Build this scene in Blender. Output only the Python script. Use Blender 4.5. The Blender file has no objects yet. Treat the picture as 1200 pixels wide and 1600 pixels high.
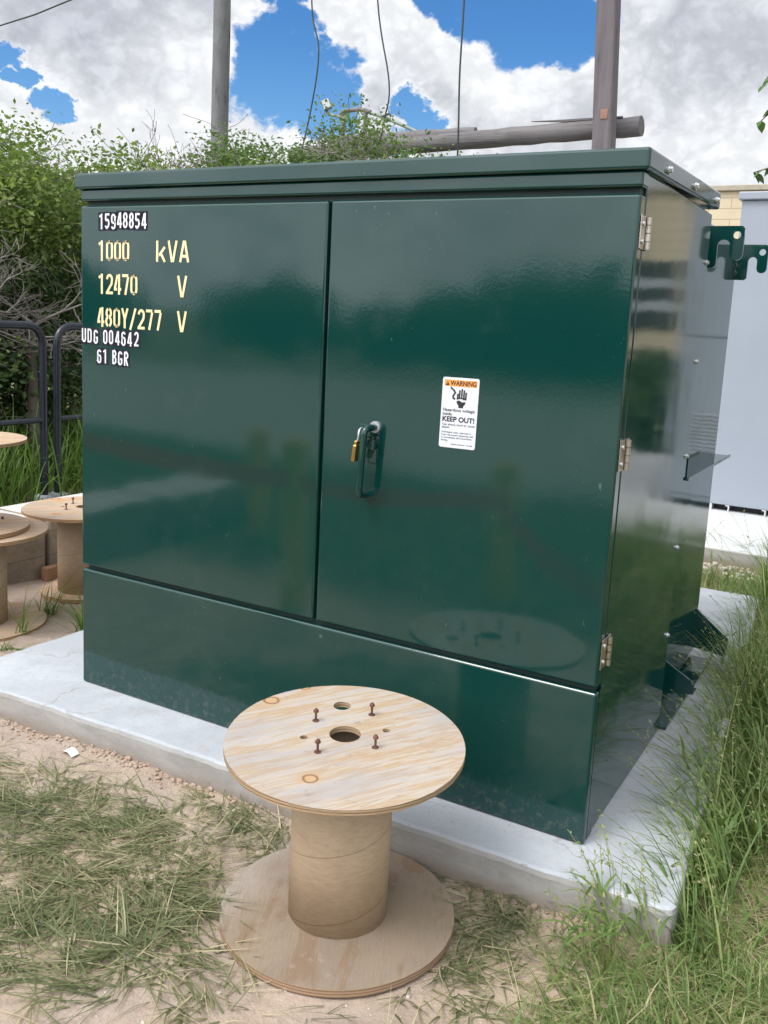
import bpy, bmesh, math, random
import numpy as np
from mathutils import Vector, Matrix
R = math.radians
SC = bpy.context.scene
COL = SC.collection

# ------------------------------------------------------------------ camera
CAM = Vector((2.4408, -2.1835, 1.3219))
yaw, pitch, roll = -0.506, -0.1622, 0.052
fw = Vector((math.sin(yaw)*math.cos(pitch), math.cos(yaw)*math.cos(pitch), math.sin(pitch)))
r0 = Vector((math.cos(yaw), -math.sin(yaw), 0)); u0 = r0.cross(fw)
rt = r0*math.cos(roll) + u0*math.sin(roll); up = -r0*math.sin(roll) + u0*math.cos(roll)
cd = bpy.data.cameras.new('camera'); cam = bpy.data.objects.new('camera', cd); COL.objects.link(cam)
m = Matrix((rt, up, -fw)).transposed().to_4x4(); m.translation = CAM; cam.matrix_world = m
cd.sensor_fit = 'VERTICAL'; cd.sensor_height = 32; cd.lens = 1424.12/1600*32
cd.shift_x = (600-616.35)/1600; cd.shift_y = (738.07-800)/1600
cd.clip_start = 0.05; cd.clip_end = 2000
SC.camera = cam

# ------------------------------------------------------------------ light
SUN_EL, SUN_AZ = R(56), R(-150)            # azimuth from +Y towards +X
S = Vector((math.sin(SUN_AZ)*math.cos(SUN_EL), math.cos(SUN_AZ)*math.cos(SUN_EL), math.sin(SUN_EL)))
sd = bpy.data.lights.new('sun', 'SUN'); sd.energy = 1.3; sd.angle = R(22); sd.color = (1, .96, .9)
sun = bpy.data.objects.new('sun', sd); COL.objects.link(sun); sun.rotation_euler = S.to_track_quat('Z', 'Y').to_euler()
SC.view_settings.view_transform = 'Standard'; SC.view_settings.look = 'None'
SC.view_settings.exposure = 0.60; SC.view_settings.gamma = 1
SC.cycles.use_denoising = True
SC.cycles.max_bounces = 6; SC.cycles.diffuse_bounces = 3; SC.cycles.glossy_bounces = 3; SC.cycles.transparent_max_bounces = 4

# ------------------------------------------------------------------ node helper
class NT:
    def __init__(s, nt): s.nt = nt; nt.nodes.clear()
    def n(s, t, ins=None, **kw):
        nd = s.nt.nodes.new('ShaderNode'+t)
        for k, v in kw.items(): setattr(nd, k, v)
        for k, v in (ins or {}).items():
            sk = nd.inputs[k]
            if isinstance(v, bpy.types.NodeSocket): s.nt.links.new(v, sk)
            else: sk.default_value = v
        return nd
    def math(s, op, a, b=0.0, c=0.0, clamp=False):
        return s.n('Math', {0: a, 1: b, 2: c}, operation=op, use_clamp=clamp).outputs[0]
    def mixc(s, f, a, b, mode='MIX'):
        nd = s.n('Mix', data_type='RGBA', blend_type=mode)
        for i, v in ((0, f), (6, a), (7, b)):
            if isinstance(v, bpy.types.NodeSocket): s.nt.links.new(v, nd.inputs[i])
            else: nd.inputs[i].default_value = v if i == 0 else ((*v, 1) if len(v) == 3 else v)
        return nd.outputs[2]
    def noise(s, vec, scale, detail=4, rough=.5, dist=0, out=0):
        return s.n('TexNoise', {'Vector': vec, 'Scale': scale, 'Detail': detail, 'Roughness': rough, 'Distortion': dist}).outputs[out]
    def smooth(s, v, a, b, lo=0, hi=1):
        return s.n('MapRange', {'Value': v, 'From Min': a, 'From Max': b, 'To Min': lo, 'To Max': hi}, interpolation_type='SMOOTHSTEP').outputs[0]
    def vm(s, op, a, b=(0, 0, 0), out=0):
        return s.n('VectorMath', {0: a, 1: b}, operation=op).outputs[out]
    def scale(s, v, sc):
        return s.n('Mapping', {'Vector': v, 'Scale': sc}).outputs[0]
    def rotsc(s, v, rz, sc):
        a = s.n('Mapping', {'Vector': v, 'Rotation': (0, 0, rz)}).outputs[0]
        return s.n('Mapping', {'Vector': a, 'Scale': sc}).outputs[0]

# ------------------------------------------------------------------ world: Nishita sky with cumulus
W_ = bpy.data.worlds.new('World'); SC.world = W_; W_.use_nodes = True
g = NT(W_.node_tree)
d = g.n('TexCoord').outputs['Generated']
d = g.vm('NORMALIZE', d)
sky = g.n('TexSky', sky_type='NISHITA', sun_disc=False, sun_elevation=SUN_EL, sun_rotation=SUN_AZ, altitude=10, air_density=1.0, dust_density=.6, ozone_density=2.0).outputs[0]
ds = g.scale(d, (1, 1, 1.25))
def dist(c, q=None): return g.vm('DISTANCE', d if q is None else q, c, out=1)
wn = g.n('TexNoise', {'Vector': ds, 'Scale': 11.0, 'Detail': 9.0, 'Roughness': .6})
wv = g.vm('SCALE', g.vm('SUBTRACT', wn.outputs['Color'], (.5, .5, .5))); wv.node.inputs['Scale'].default_value = .125
dw = g.vm('ADD', d, wv)
holes = [((-.7640, .6050, .2330), .018), ((-.7530, .6200, .2120), .015), ((-.7494, .6385, .1800), .020), ((-.5823, .7759, .2426), .050), ((-.565, .7800, .2736), .034),
         ((-.5566, .8020, .2203), .044), ((-.4777, .8566, .195), .024), ((-.3797, .8712, .3113), .055), ((-.3405, .8925, .2959), .045), ((-.418, .8489, .3234), .045),
         ((-.56, .76, .32), .03)]
hs = None
for c, r in holes:
    v = g.smooth(dist(c, dw), r*1.35, r*.6)
    hs = v if hs is None else g.math('MAXIMUM', hs, v)
n1 = g.noise(ds, 7.5, 12, .58, .25)
n2 = g.noise(ds, 3.1, 8, .55, .4)
bil = g.math('ABSOLUTE', g.math('SUBTRACT', g.noise(ds, 13, 7, .52, .3), .5))
bil2 = g.math('ABSOLUTE', g.math('SUBTRACT', g.noise(ds, 33, 6, .55, .3), .5))
dens = g.math('ADD', g.math('MULTIPLY', n1, .62), g.math('MULTIPLY', n2, .45))
dens = g.math('ADD', dens, .14)
dens = g.math('SUBTRACT', dens, g.math('MULTIPLY', bil, .30))
dens = g.math('SUBTRACT', dens, g.math('MULTIPLY', bil2, .12))
dens = g.math('SUBTRACT', dens, g.math('MULTIPLY', hs, .42))
mask = g.smooth(dens, .365, .545)
# thick parts are grey underneath, rims and lobes white
thick = g.math('ADD', dens, g.math('MULTIPLY', g.math('SUBTRACT', g.noise(ds, 4.4, 6, .55, .4), .5), .70))
for c, r, w in [((-.7085, .653, .272), .13, .30), ((-.2081, .9416, .2747), .17, .20), ((-.4956, .8285, .2507), .09, .18),
                ((-.6983, .6839, .2113), .13, -.16), ((-.405, .8751, .2648), .10, -.16), ((-.2083, .9639, .1656), .12, -.14), ((-.60, .77, .21), .09, -.12)]:
    thick = g.math('ADD', thick, g.math('MULTIPLY', g.smooth(dist(c, dw), r, r*.2), w))
dsu = g.vm('ADD', ds, (0, 0, .045))
lit = g.math('SUBTRACT', g.noise(ds, 7.5, 5, .55, .25), g.noise(dsu, 7.5, 5, .55, .25))
thick = g.math('SUBTRACT', thick, g.math('MULTIPLY', lit, .75))
grey = g.smooth(thick, .48, .95)
lob = g.smooth(g.math('ADD', bil, g.math('MULTIPLY', bil2, .7)), .0, .22, .86, 1.06)
ccol = g.mixc(grey, (9.2, 9.4, 9.7), (5.3, 5.6, 6.3))
front = g.smooth(g.n('SeparateXYZ', {0: d}).outputs[1], .0, -.75, 1.0, 1.9)      # extra cloud brightness behind the camera, added for the door reflections
lob = g.math('MULTIPLY', lob, front)
ccol = g.vm('SCALE', ccol); ccol.node.inputs['Scale'].default_value = 1; g.nt.links.new(lob, ccol.node.inputs['Scale'])
# thin bright veil of cloud added around the unseen sun for softer fill light
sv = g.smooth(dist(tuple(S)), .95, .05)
fill_veil = g.vm('SCALE', (26, 26, 26)); g.nt.links.new(sv, fill_veil.node.inputs['Scale'])
skyc = g.mixc(1.0, sky, (.48, .95, 1.36), 'MULTIPLY')
skyc = g.mixc(g.smooth(g.n('SeparateXYZ', {0: d}).outputs[2], .30, .10, 0, .32), skyc, (4.2, 6.6, 8.8))
col = g.mixc(mask, skyc, ccol)
col = g.vm('ADD', col, fill_veil)
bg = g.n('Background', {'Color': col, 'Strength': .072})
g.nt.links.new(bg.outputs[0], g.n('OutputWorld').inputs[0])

# ------------------------------------------------------------------ materials
def newmat(name):
    mt = bpy.data.materials.new(name); mt.use_nodes = True
    return mt, NT(mt.node_tree)
def finish(g, shader): g.nt.links.new(shader, g.n('OutputMaterial').inputs[0])
def bsdf(g, **ins):
    nd = g.n('BsdfPrincipled')
    for k, v in ins.items():
        sk = nd.inputs[k.replace('_', ' ')]
        if isinstance(v, bpy.types.NodeSocket): g.nt.links.new(v, sk)
        else: sk.default_value = (*v, 1) if isinstance(v, tuple) and len(v) == 3 and sk.type == 'RGBA' else v
    return nd.outputs[0]
def bump(g, h, strength, distance=.01):
    return g.n('Bump', {'Height': h, 'Strength': strength, 'Distance': distance}).outputs[0]
def objc(g): return g.n('TexCoord').outputs['Object']
def simple(name, a, b=None, rough=.5, metal=0., scale=8, bumpk=0., bscale=60, spec=.5, det=5):
    mt, g = newmat(name); v = objc(g)
    c = g.mixc(g.smooth(g.noise(v, scale, det, .6), .3, .7), a, b or a)
    kw = dict(Base_Color=c, Roughness=rough, Metallic=metal, Specular_IOR_Level=spec)
    if bumpk: kw['Normal'] = bump(g, g.noise(v, bscale, 4, .6), bumpk, .01)
    finish(g, bsdf(g, **kw)); return mt
M = {}
def paint():
    mt, g = newmat('green_enamel'); v = objc(g)
    peel = g.noise(v, 95, 2, .5); wave = g.noise(v, 2.6, 2, .5)
    h = g.math('ADD', g.math('MULTIPLY', peel, .00006), g.math('MULTIPLY', wave, .0022))
    dust = g.smooth(g.noise(v, 3.5, 8, .65), .52, .8)
    spk = g.smooth(g.noise(v, 240, 2, .5), .73, .78)
    c = g.mixc(g.math('MULTIPLY', dust, .06), (.0028, .037, .033), (.22, .25, .24))
    c = g.mixc(g.math('MULTIPLY', spk, .25), c, (.3, .33, .32))
    mz = g.n('SeparateXYZ', {0: v}).outputs[2]
    mud = g.math('MULTIPLY', g.smooth(mz, .16, .0), g.smooth(g.noise(v, 38, 6, .7), .48, .70))
    c = g.mixc(g.math('MULTIPLY', mud, .22), c, (.25, .22, .18))
    # fine rubbed scratches
    sc = g.noise(g.rotsc(v, .6, (18, 160, 40)), 1.0, 3, .5)
    sm = g.math('MULTIPLY', g.smooth(sc, .70, .74), g.smooth(g.noise(v, 4, 3, .5), .52, .66))
    c = g.mixc(g.math('MULTIPLY', sm, .22), c, (.30, .36, .34))
    ro = g.math('ADD', .075, g.math('MULTIPLY', dust, .08))
    finish(g, bsdf(g, Base_Color=c, Roughness=ro, IOR=1.60, Normal=bump(g, h, 1.0, 1.0))); return mt
M['paint'] = paint()
M['gap'] = simple('gap_shade_green', (.008, .030, .030), (.006, .024, .024), rough=.6)  # dark backing behind the door gaps, standing in for the shade inside
M['steel'] = simple('stainless', (.62, .58, .52), (.45, .40, .35), .32, 1., 30)
M['zinc'] = simple('zinc_bolt', (.75, .77, .78), (.55, .57, .6), .35, .8, 50)
M['brass'] = simple('brass', (.72, .50, .20), (.60, .40, .16), .3, 1., 40)
M['black_metal'] = simple('black_steel', (.02, .022, .025), (.035, .036, .04), .42, .0, 40)
M['rail'] = simple('dark_blue_enamel', (.010, .014, .025), (.016, .02, .032), .25, 0, 6)
M['socket'] = simple('galvanised', (.50, .53, .56), (.38, .40, .43), .5, .35, 25)
M['white'] = simple('white_vinyl', (.66, .69, .73), (.62, .65, .69), .35, 0, 10)
M['letter_white'] = simple('white_letter', (.78, .79, .83), (.70, .71, .76), .45, 0, 60)
M['letter_black'] = simple('black_tile', (.010, .012, .022), (.022, .024, .04), .6, 0, 30, spec=.15)
M['cream'] = simple('stencil_cream', (.86, .74, .46), (.80, .64, .34), .5, 0, 30)
M['orange'] = simple('warning_orange', (.85, .33, .06), (.80, .30, .055), .4, 0, 10)
M['ink'] = simple('black_ink', (.012, .012, .016), (.018, .018, .022), .5)
M['ink_grey'] = simple('small_print', (.10, .11, .13), (.13, .14, .16), .5)
M['rust'] = simple('rusty_screw', (.10, .045, .035), (.20, .09, .06), .75, .3, 90)
M['grey_cab'] = simple('grey_enamel', (.30, .335, .39), (.28, .315, .37), .38, 0, 1.5, .02, 3)
M['dark'] = simple('gap_shade_and_window', (.03, .032, .038), (.02, .02, .025), .7)  # window dark, also used as painted shade under the grey cabinet
M['yellow'] = simple('bollard_yellow', (.80, .58, .03), (.70, .50, .03), .5, 0, 5)
M['red_tape'] = simple('red_tape', (.85, .07, .05), (.80, .06, .045), .4, 0, 8)
M['paper'] = simple('paper', (.80, .80, .78), (.72, .72, .70), .7)
M['cable'] = simple('cable_jacket', (.02, .035, .035), (.03, .045, .04), .5)
M['lamp_grey'] = simple('lamp_housing', (.14, .16, .18), (.20, .22, .24), .5, .3)
M['lamp_glass'] = simple('lamp_glass', (.42, .45, .48), (.5, .52, .54), .15)
M['pipe'] = simple('pipe_paint', (.20, .26, .21), (.26, .30, .25), .5)
M['tank'] = M['paint']
def concrete(name, a, b, stain):
    mt, g = newmat(name); v = objc(g)
    big = g.noise(v, 2.2, 8, .62); fine = g.noise(v, 45, 6, .65)
    c = g.mixc(g.smooth(big, .36, .62), a, b)
    c = g.mixc(g.smooth(g.noise(v, 9, 7, .7), .50, .72, 0, .45), c, tuple(x*.80 for x in b))
    c = g.mixc(g.math('MULTIPLY', g.smooth(fine, .42, .75), .35), c, tuple(x*.72 for x in a))
    st = g.smooth(g.noise(g.scale(v, (1.2, 1.2, 3)), 3.3, 9, .7), .60, .72)
    c = g.mixc(g.math('MULTIPLY', st, .45), c, stain)
    wv2 = g.vm('SCALE', g.n('TexNoise', {'Vector': v, 'Scale': 5.0, 'Detail': 5.0}).outputs['Color']); wv2.node.inputs['Scale'].default_value = .25
    ck = g.n('TexVoronoi', {'Vector': g.vm('ADD', v, wv2), 'Scale': 1.3}, feature='DISTANCE_TO_EDGE').outputs['Distance']
    c = g.mixc(g.math('MULTIPLY', g.smooth(ck, .006, .0015), g.smooth(g.noise(v, 2.0, 3, .5), .45, .62, 0, .45)), c, (.22, .21, .20))
    dd = g.smooth(g.noise(v, 16, 7, .7), .60, .74, 0, .5)
    c = g.mixc(dd, c, (.33, .29, .25))
    pit = g.smooth(g.noise(v, 110, 2, .5), .66, .73)
    c = g.mixc(g.math('MULTIPLY', pit, .5), c, (.12, .12, .12))
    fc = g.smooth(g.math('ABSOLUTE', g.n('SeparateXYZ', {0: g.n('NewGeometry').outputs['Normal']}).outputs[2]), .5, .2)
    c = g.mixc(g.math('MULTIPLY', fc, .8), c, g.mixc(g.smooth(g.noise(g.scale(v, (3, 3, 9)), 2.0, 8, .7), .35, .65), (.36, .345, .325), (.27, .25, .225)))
    z = g.n('SeparateXYZ', {0: v}).outputs[2]
    lo = g.smooth(g.math('ADD', z, g.math('MULTIPLY', big, .08)), .0, -.06)
    c = g.mixc(g.math('MULTIPLY', lo, .75), c, (.24, .19, .15))
    h = g.math('ADD', g.math('MULTIPLY', big, .3), g.math('MULTIPLY', fine, .25))
    finish(g, bsdf(g, Base_Color=c, Roughness=.85, Normal=bump(g, h, .35, .02))); return mt
M['pad'] = concrete('pad_concrete', (.46, .49, .53), (.38, .405, .44), (.36, .31, .28))
M['pad2'] = concrete('far_pad_concrete', (.56, .57, .58), (.52, .53, .54), (.44, .42, .40))
def wallmat():
    mt, g = newmat('old_block_concrete'); v = objc(g)
    n = g.noise(v, 5, 9, .7); f = g.noise(v, 60, 5, .65)
    c = g.mixc(g.smooth(n, .3, .7), (.40, .34, .27), (.24, .205, .16))
    c = g.mixc(g.math('MULTIPLY', g.smooth(f, .45, .75), .4), c, (.12, .11, .09))
    z = g.n('SeparateXYZ', {0: v}).outputs[2]
    line = g.math('ABSOLUTE', g.math('SUBTRACT', g.math('FRACT', g.math('ADD', g.math('MULTIPLY', z, 8.0), g.math('MULTIPLY', n, .25))), .5))
    lm = g.smooth(line, .46, .5)
    c = g.mixc(g.math('MULTIPLY', lm, .55), c, (.10, .09, .075))
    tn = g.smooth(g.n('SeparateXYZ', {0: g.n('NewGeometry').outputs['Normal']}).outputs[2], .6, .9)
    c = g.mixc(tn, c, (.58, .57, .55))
    finish(g, bsdf(g, Base_Color=c, Roughness=.9, Normal=bump(g, g.math('ADD', n, g.math('MULTIPLY', f, .3)), .5, .03))); return mt
M['wall'] = wallmat()
def ply_top():
    mt, g = newmat('weathered_plywood'); v = objc(g)
    rz = R(-58)
    wob = g.n('TexNoise', {'Vector': v, 'Scale': 5.0, 'Detail': 3.0, 'Roughness': .5}).outputs['Color']
    wv = g.vm('SCALE', g.vm('SUBTRACT', wob, (.5, .5, .5))); wv.node.inputs['Scale'].default_value = .03
    vv = g.vm('ADD', v, wv)
    st = g.rotsc(vv, rz, (5.5, 78, 20)); st2 = g.rotsc(vv, rz, (2.0, 26, 9))
    a = g.noise(st, 1.0, 6, .6, .6); b = g.noise(st2, 1.0, 4, .55, .8)
    fine = g.noise(g.rotsc(v, rz, (22, 520, 50)), 1.0, 3, .6)
    mixv = g.math('ADD', g.math('MULTIPLY', a, .55), g.math('MULTIPLY', b, .45))
    rmp = g.n('ValToRGB', {0: mixv}); cr = rmp.color_ramp
    els = [(.32, (.29, .28, .295)), (.41, (.40, .37, .355)), (.48, (.43, .375, .315)), (.545, (.38, .265, .155)), (.60, (.42, .36, .30)), (.66, (.325, .31, .315))]
    while len(cr.elements) < len(els): cr.elements.new(.5)
    for e, (p, c) in zip(cr.elements, els): e.position = p; e.color = (*c, 1)
    c = rmp.outputs[0]
    c = g.mixc(g.smooth(g.noise(g.rotsc(vv, rz, (2.2, 7, 5)), 1.0, 4, .6), .46, .66, 0, .6), c, (.30, .285, .295))
    c = g.mixc(g.smooth(fine, .42, .70, 0, .4), c, (.30, .255, .21))
    c = g.mixc(g.smooth(g.noise(v, 26, 6, .7), .60, .70, 0, .4), c, (.20, .16, .13))
    vf = g.vm('MULTIPLY', vv, (1, 1, 0))
    for (kx, ky, kr) in [(-.235, .17, .016), (.025, -.18, .017), (-.30, .13, .014), (-.26, .06, .02), (-.28, .10, .009)]:
        dk = g.vm('DISTANCE', vf, (kx, ky, 0), out=1)
        ring = g.math('MULTIPLY', g.smooth(dk, kr*.62, kr*.8), g.smooth(dk, kr*1.15, kr*.9))
        c = g.mixc(g.smooth(dk, kr*1.9, kr*.6, 0, .6), c, (.48, .28, .12))
        c = g.mixc(g.math('MULTIPLY', ring, .7), c, (.10, .06, .04))
    h = g.math('ADD', g.math('MULTIPLY', fine, .6), a)
    # veneer layers show on the cut edge
    nz = g.math('ABSOLUTE', g.n('SeparateXYZ', {0: g.n('NewGeometry').outputs['Normal']}).outputs[2])
    z = g.n('SeparateXYZ', {0: v}).outputs[2]
    lay = g.math('GREATER_THAN', g.math('SINE', g.math('MULTIPLY', z, 900)), 0.1)
    ec = g.mixc(lay, (.42, .30, .18), (.20, .13, .08))
    ec = g.mixc(g.smooth(g.noise(v, 40, 4, .6), .4, .7), ec, (.30, .22, .14))
    c = g.mixc(g.smooth(nz, .6, .4), c, ec)
    finish(g, bsdf(g, Base_Color=c, Roughness=.8, Specular_IOR_Level=.3, Normal=bump(g, h, .25, .004))); return mt
M['ply_top'] = ply_top()
def ply_base():
    mt, g = newmat('dirty_plywood'); v = objc(g); rz = R(65)
    st = g.noise(g.rotsc(v, rz, (3.5, 16, 8)), 1.0, 5, .6, .7)
    big = g.noise(v, 3.2, 5, .6, .4)
    fine = g.noise(g.rotsc(v, rz, (20, 300, 40)), 1.0, 3, .6)
    c = g.mixc(g.smooth(big, .35, .65), (.30, .235, .17), (.25, .20, .155))
    c = g.mixc(g.smooth(g.math('ADD', g.math('MULTIPLY', st, .6), g.math('MULTIPLY', big, .4)), .50, .58, 0, .6), c, (.22, .14, .085))
    x = g.n('SeparateXYZ', {0: v}).outputs[0]
    c = g.mixc(g.smooth(g.math('ADD', x, g.math('MULTIPLY', big, .15)), -.06, -.20, 0, .7), c, (.36, .32, .29))
    c = g.mixc(g.smooth(fine, .45, .7, 0, .22), c, (.17, .12, .09))
    du = g.smooth(g.noise(v, 30, 6, .7), .55, .75, 0, .4)
    c = g.mixc(du, c, (.42, .35, .29))
    nz = g.math('ABSOLUTE', g.n('SeparateXYZ', {0: g.n('NewGeometry').outputs['Normal']}).outputs[2])
    z = g.n('SeparateXYZ', {0: v}).outputs[2]
    lay = g.math('GREATER_THAN', g.math('SINE', g.math('MULTIPLY', z, 900)), 0.2)
    ec = g.mixc(lay, (.36, .25, .16), (.22, .14, .09))
    c = g.mixc(g.smooth(nz, .6, .4), c, ec)
    finish(g, bsdf(g, Base_Color=c, Roughness=.9, Specular_IOR_Level=.2, Normal=bump(g, g.math('ADD', st, fine), .25, .005))); return mt
M['ply_base'] = ply_base()
def kraft():
    mt, g = newmat('kraft_board'); v = objc(g)
    s = g.n('SeparateXYZ', {0: v}); ang = g.math('ARCTAN2', s.outputs[1], s.outputs[0])
    h = g.math('ADD', s.outputs[2], g.math('MULTIPLY', ang, -.17/6.2832))
    fr = g.math('FRACT', g.math('DIVIDE', h, .17))
    seam = g.smooth(g.math('ABSOLUTE', g.math('SUBTRACT', fr, .5)), .010, .004)
    fr2 = g.math('FRACT', g.math('ADD', g.math('DIVIDE', h, .17), .36))
    seam2 = g.smooth(g.math('ABSOLUTE', g.math('SUBTRACT', fr2, .5)), .016, .006)
    n = g.noise(v, 7, 7, .65); f = g.noise(g.scale(v, (40, 40, 160)), 1.0, 4, .6)
    c = g.mixc(g.smooth(n, .3, .7), (.49, .375, .265), (.42, .32, .22))
    c = g.mixc(g.smooth(f, .4, .75, 0, .3), c, (.27, .18, .10))
    c = g.mixc(g.math('MULTIPLY', seam, .6), c, (.17, .11, .06))
    c = g.mixc(g.math('MULTIPLY', seam2, .35), c, (.52, .40, .27))
    hb = g.math('ADD', g.math('MULTIPLY', f, .15), g.math('MULTIPLY', g.math('GREATER_THAN', fr, .5), .4))
    finish(g, bsdf(g, Base_Color=c, Roughness=.85, Specular_IOR_Level=.25, Normal=bump(g, hb, .3, .003))); return mt
M['kraft'] = kraft()
def timber(name, a, b, crack=(.05, .045, .04), axis=(30, 30, 1.4)):
    mt, g = newmat(name); v = objc(g)
    s = g.noise(g.scale(v, axis), 1.0, 6, .65, .3); n = g.noise(v, 1.7, 5, .6)
    c = g.mixc(g.smooth(s, .3, .7), a, b)
    c = g.mixc(g.smooth(s, .60, .68, 0, .8), c, crack)
    c = g.mixc(g.smooth(n, .4, .7, 0, .35), c, tuple(x*1.3 for x in a))
    finish(g, bsdf(g, Base_Color=c, Roughness=.85, Normal=bump(g, s, .5, .02))); return mt
M['pole_grey'] = timber('grey_pole_wood', (.165, .17, .175), (.115, .118, .122), (.06, .06, .062), (14, 14, 3.2))
M['pole_brown'] = timber('brown_pole_wood', (.155, .135, .145), (.10, .088, .10))
M['log'] = timber('log_wood', (.165, .155, .16), (.095, .088, .093), (.025, .023, .026), (1.1, 34, 34))
M['bark'] = timber('bark', (.14, .115, .09), (.085, .07, .055), (.03, .025, .02), (20, 20, 3))
M['twig'] = simple('dry_twig', (.30, .27, .25), (.22, .195, .18), .85, 0, 6)
def dirt():
    mt, g = newmat('dirt'); v = objc(g)
    big = g.noise(v, 1.1, 6, .6, .3); mid = g.noise(v, 7, 8, .65); f = g.noise(v, 70, 6, .7)
    c = g.mixc(g.smooth(big, .35, .65), (.47, .365, .285), (.39, .325, .275))
    c = g.mixc(g.smooth(mid, .40, .72, 0, .6), c, (.33, .25, .195))
    c = g.mixc(g.smooth(f, .45, .75, 0, .5), c, (.25, .19, .15))
    c = g.mixc(g.smooth(g.noise(v, 24, 5, .6), .62, .70, 0, .35), c, (.50, .42, .36))
    s = g.n('SeparateXYZ', {0: v}); x, y = s.outputs[0], s.outputs[1]
    # bare soil near the pad; thatch and roots where the grass grows
    rgt = g.smooth(g.math('ADD', x, g.math('MULTIPLY', mid, .35)), 2.10, 2.35)
    lft = g.smooth(g.math('ADD', x, g.math('MULTIPLY', mid, .4)), -1.35, -1.75)
    bck = g.smooth(y, 2.6, 3.0)
    fr = g.smooth(g.math('ADD', y, g.math('MULTIPLY', mid, .4)), -1.25, -1.75)
    gr = g.math('MAXIMUM', g.math('MAXIMUM', rgt, lft), g.math('MAXIMUM', bck, fr))
    th = g.mixc(g.smooth(mid, .35, .65), (.20, .165, .09), (.12, .125, .055))
    c = g.mixc(g.math('MULTIPLY', gr, .85), c, th)
    h = g.math('ADD', g.math('MULTIPLY', mid, .5), g.math('MULTIPLY', f, .35))
    finish(g, bsdf(g, Base_Color=c, Roughness=.95, Specular_IOR_Level=.15, Normal=bump(g, h, .6, .03))); return mt
M['dirt'] = dirt()
M['stone'] = simple('pebble', (.42, .36, .31), (.55, .52, .48), .9, 0, 3, .3, 50)
M['clod'] = simple('soil_clod', (.40, .30, .235), (.32, .235, .18), .95, 0, 4, .6, 40)
M['road'] = simple('pale_gravel', (.40, .385, .36), (.33, .32, .30), .95, 0, 3, .4, 30)
def blocks():
    mt, g = newmat('tan_block'); v = objc(g)
    br = g.n('TexBrick', {'Vector': g.n('Mapping', {'Vector': v, 'Rotation': (R(90), 0, 0)}).outputs[0], 'Color1': (.62, .53, .38, 1), 'Color2': (.59, .50, .35, 1),
             'Mortar': (.36, .29, .20, 1), 'Scale': 1.0, 'Mortar Size': .006, 'Brick Width': .62, 'Row Height': .15})
    c = g.mixc(g.smooth(g.noise(v, 2, 7, .65), .4, .75, 0, .4), br.outputs[0], (.44, .36, .25))
    finish(g, bsdf(g, Base_Color=c, Roughness=.9, Normal=bump(g, br.outputs[1], -.4, .01))); return mt
M['block'] = blocks()
def leafmat(name, cols, trans=.35, rough=.5):
    mt, g = newmat(name)
    t = g.n('Attribute', attribute_name='tone').outputs['Fac']
    rmp = g.n('ValToRGB', {0: t}); cr = rmp.color_ramp
    while len(cr.elements) < len(cols): cr.elements.new(.5)
    for e, (p, c) in zip(cr.elements, cols): e.position = p; e.color = (*c, 1)
    c = rmp.outputs[0]
    b = bsdf(g, Base_Color=c, Roughness=rough, Specular_IOR_Level=.35)
    tr = g.n('BsdfTranslucent', {'Color': g.mixc(1.0, c, (1.25, 1.35, .7), 'MULTIPLY')}).outputs[0]
    mx = g.n('MixShader', {0: trans, 1: b, 2: tr}).outputs[0]
    finish(g, mx); return mt
M['leaf_bright'] = leafmat('bright_leaf', [(0, (.085, .135, .038)), (.5, (.16, .235, .065)), (1, (.28, .34, .11))], .4)
M['leaf_mid'] = leafmat('mid_leaf', [(0, (.065, .115, .038)), (.5, (.115, .19, .06)), (1, (.22, .29, .095))], .35)
M['leaf_dark'] = leafmat('dark_leaf', [(0, (.025, .05, .02)), (.6, (.055, .10, .033)), (1, (.13, .185, .052))], .3)
M['leaf_fresh'] = leafmat('fresh_leaf', [(0, (.05, .11, .03)), (1, (.09, .17, .05))], .35, .4)
M['grass_tall'] = leafmat('tall_grass', [(0, (.06, .115, .025)), (.55, (.12, .215, .045)), (.85, (.20, .28, .08)), (1, (.30, .28, .13))], .4)
M['grass_right'] = leafmat('verge_grass', [(0, (.07, .12, .037)), (.5, (.14, .225, .06)), (.8, (.28, .32, .125)), (.92, (.42, .37, .22)), (1, (.52, .45, .31))], .35)
M['grass_flat'] = leafmat('trampled_grass', [(0, (.085, .11, .05)), (.42, (.17, .20, .095)), (.68, (.28, .28, .155)), (.85, (.44, .39, .25)), (1, (.55, .47, .33))], .25)

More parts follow.
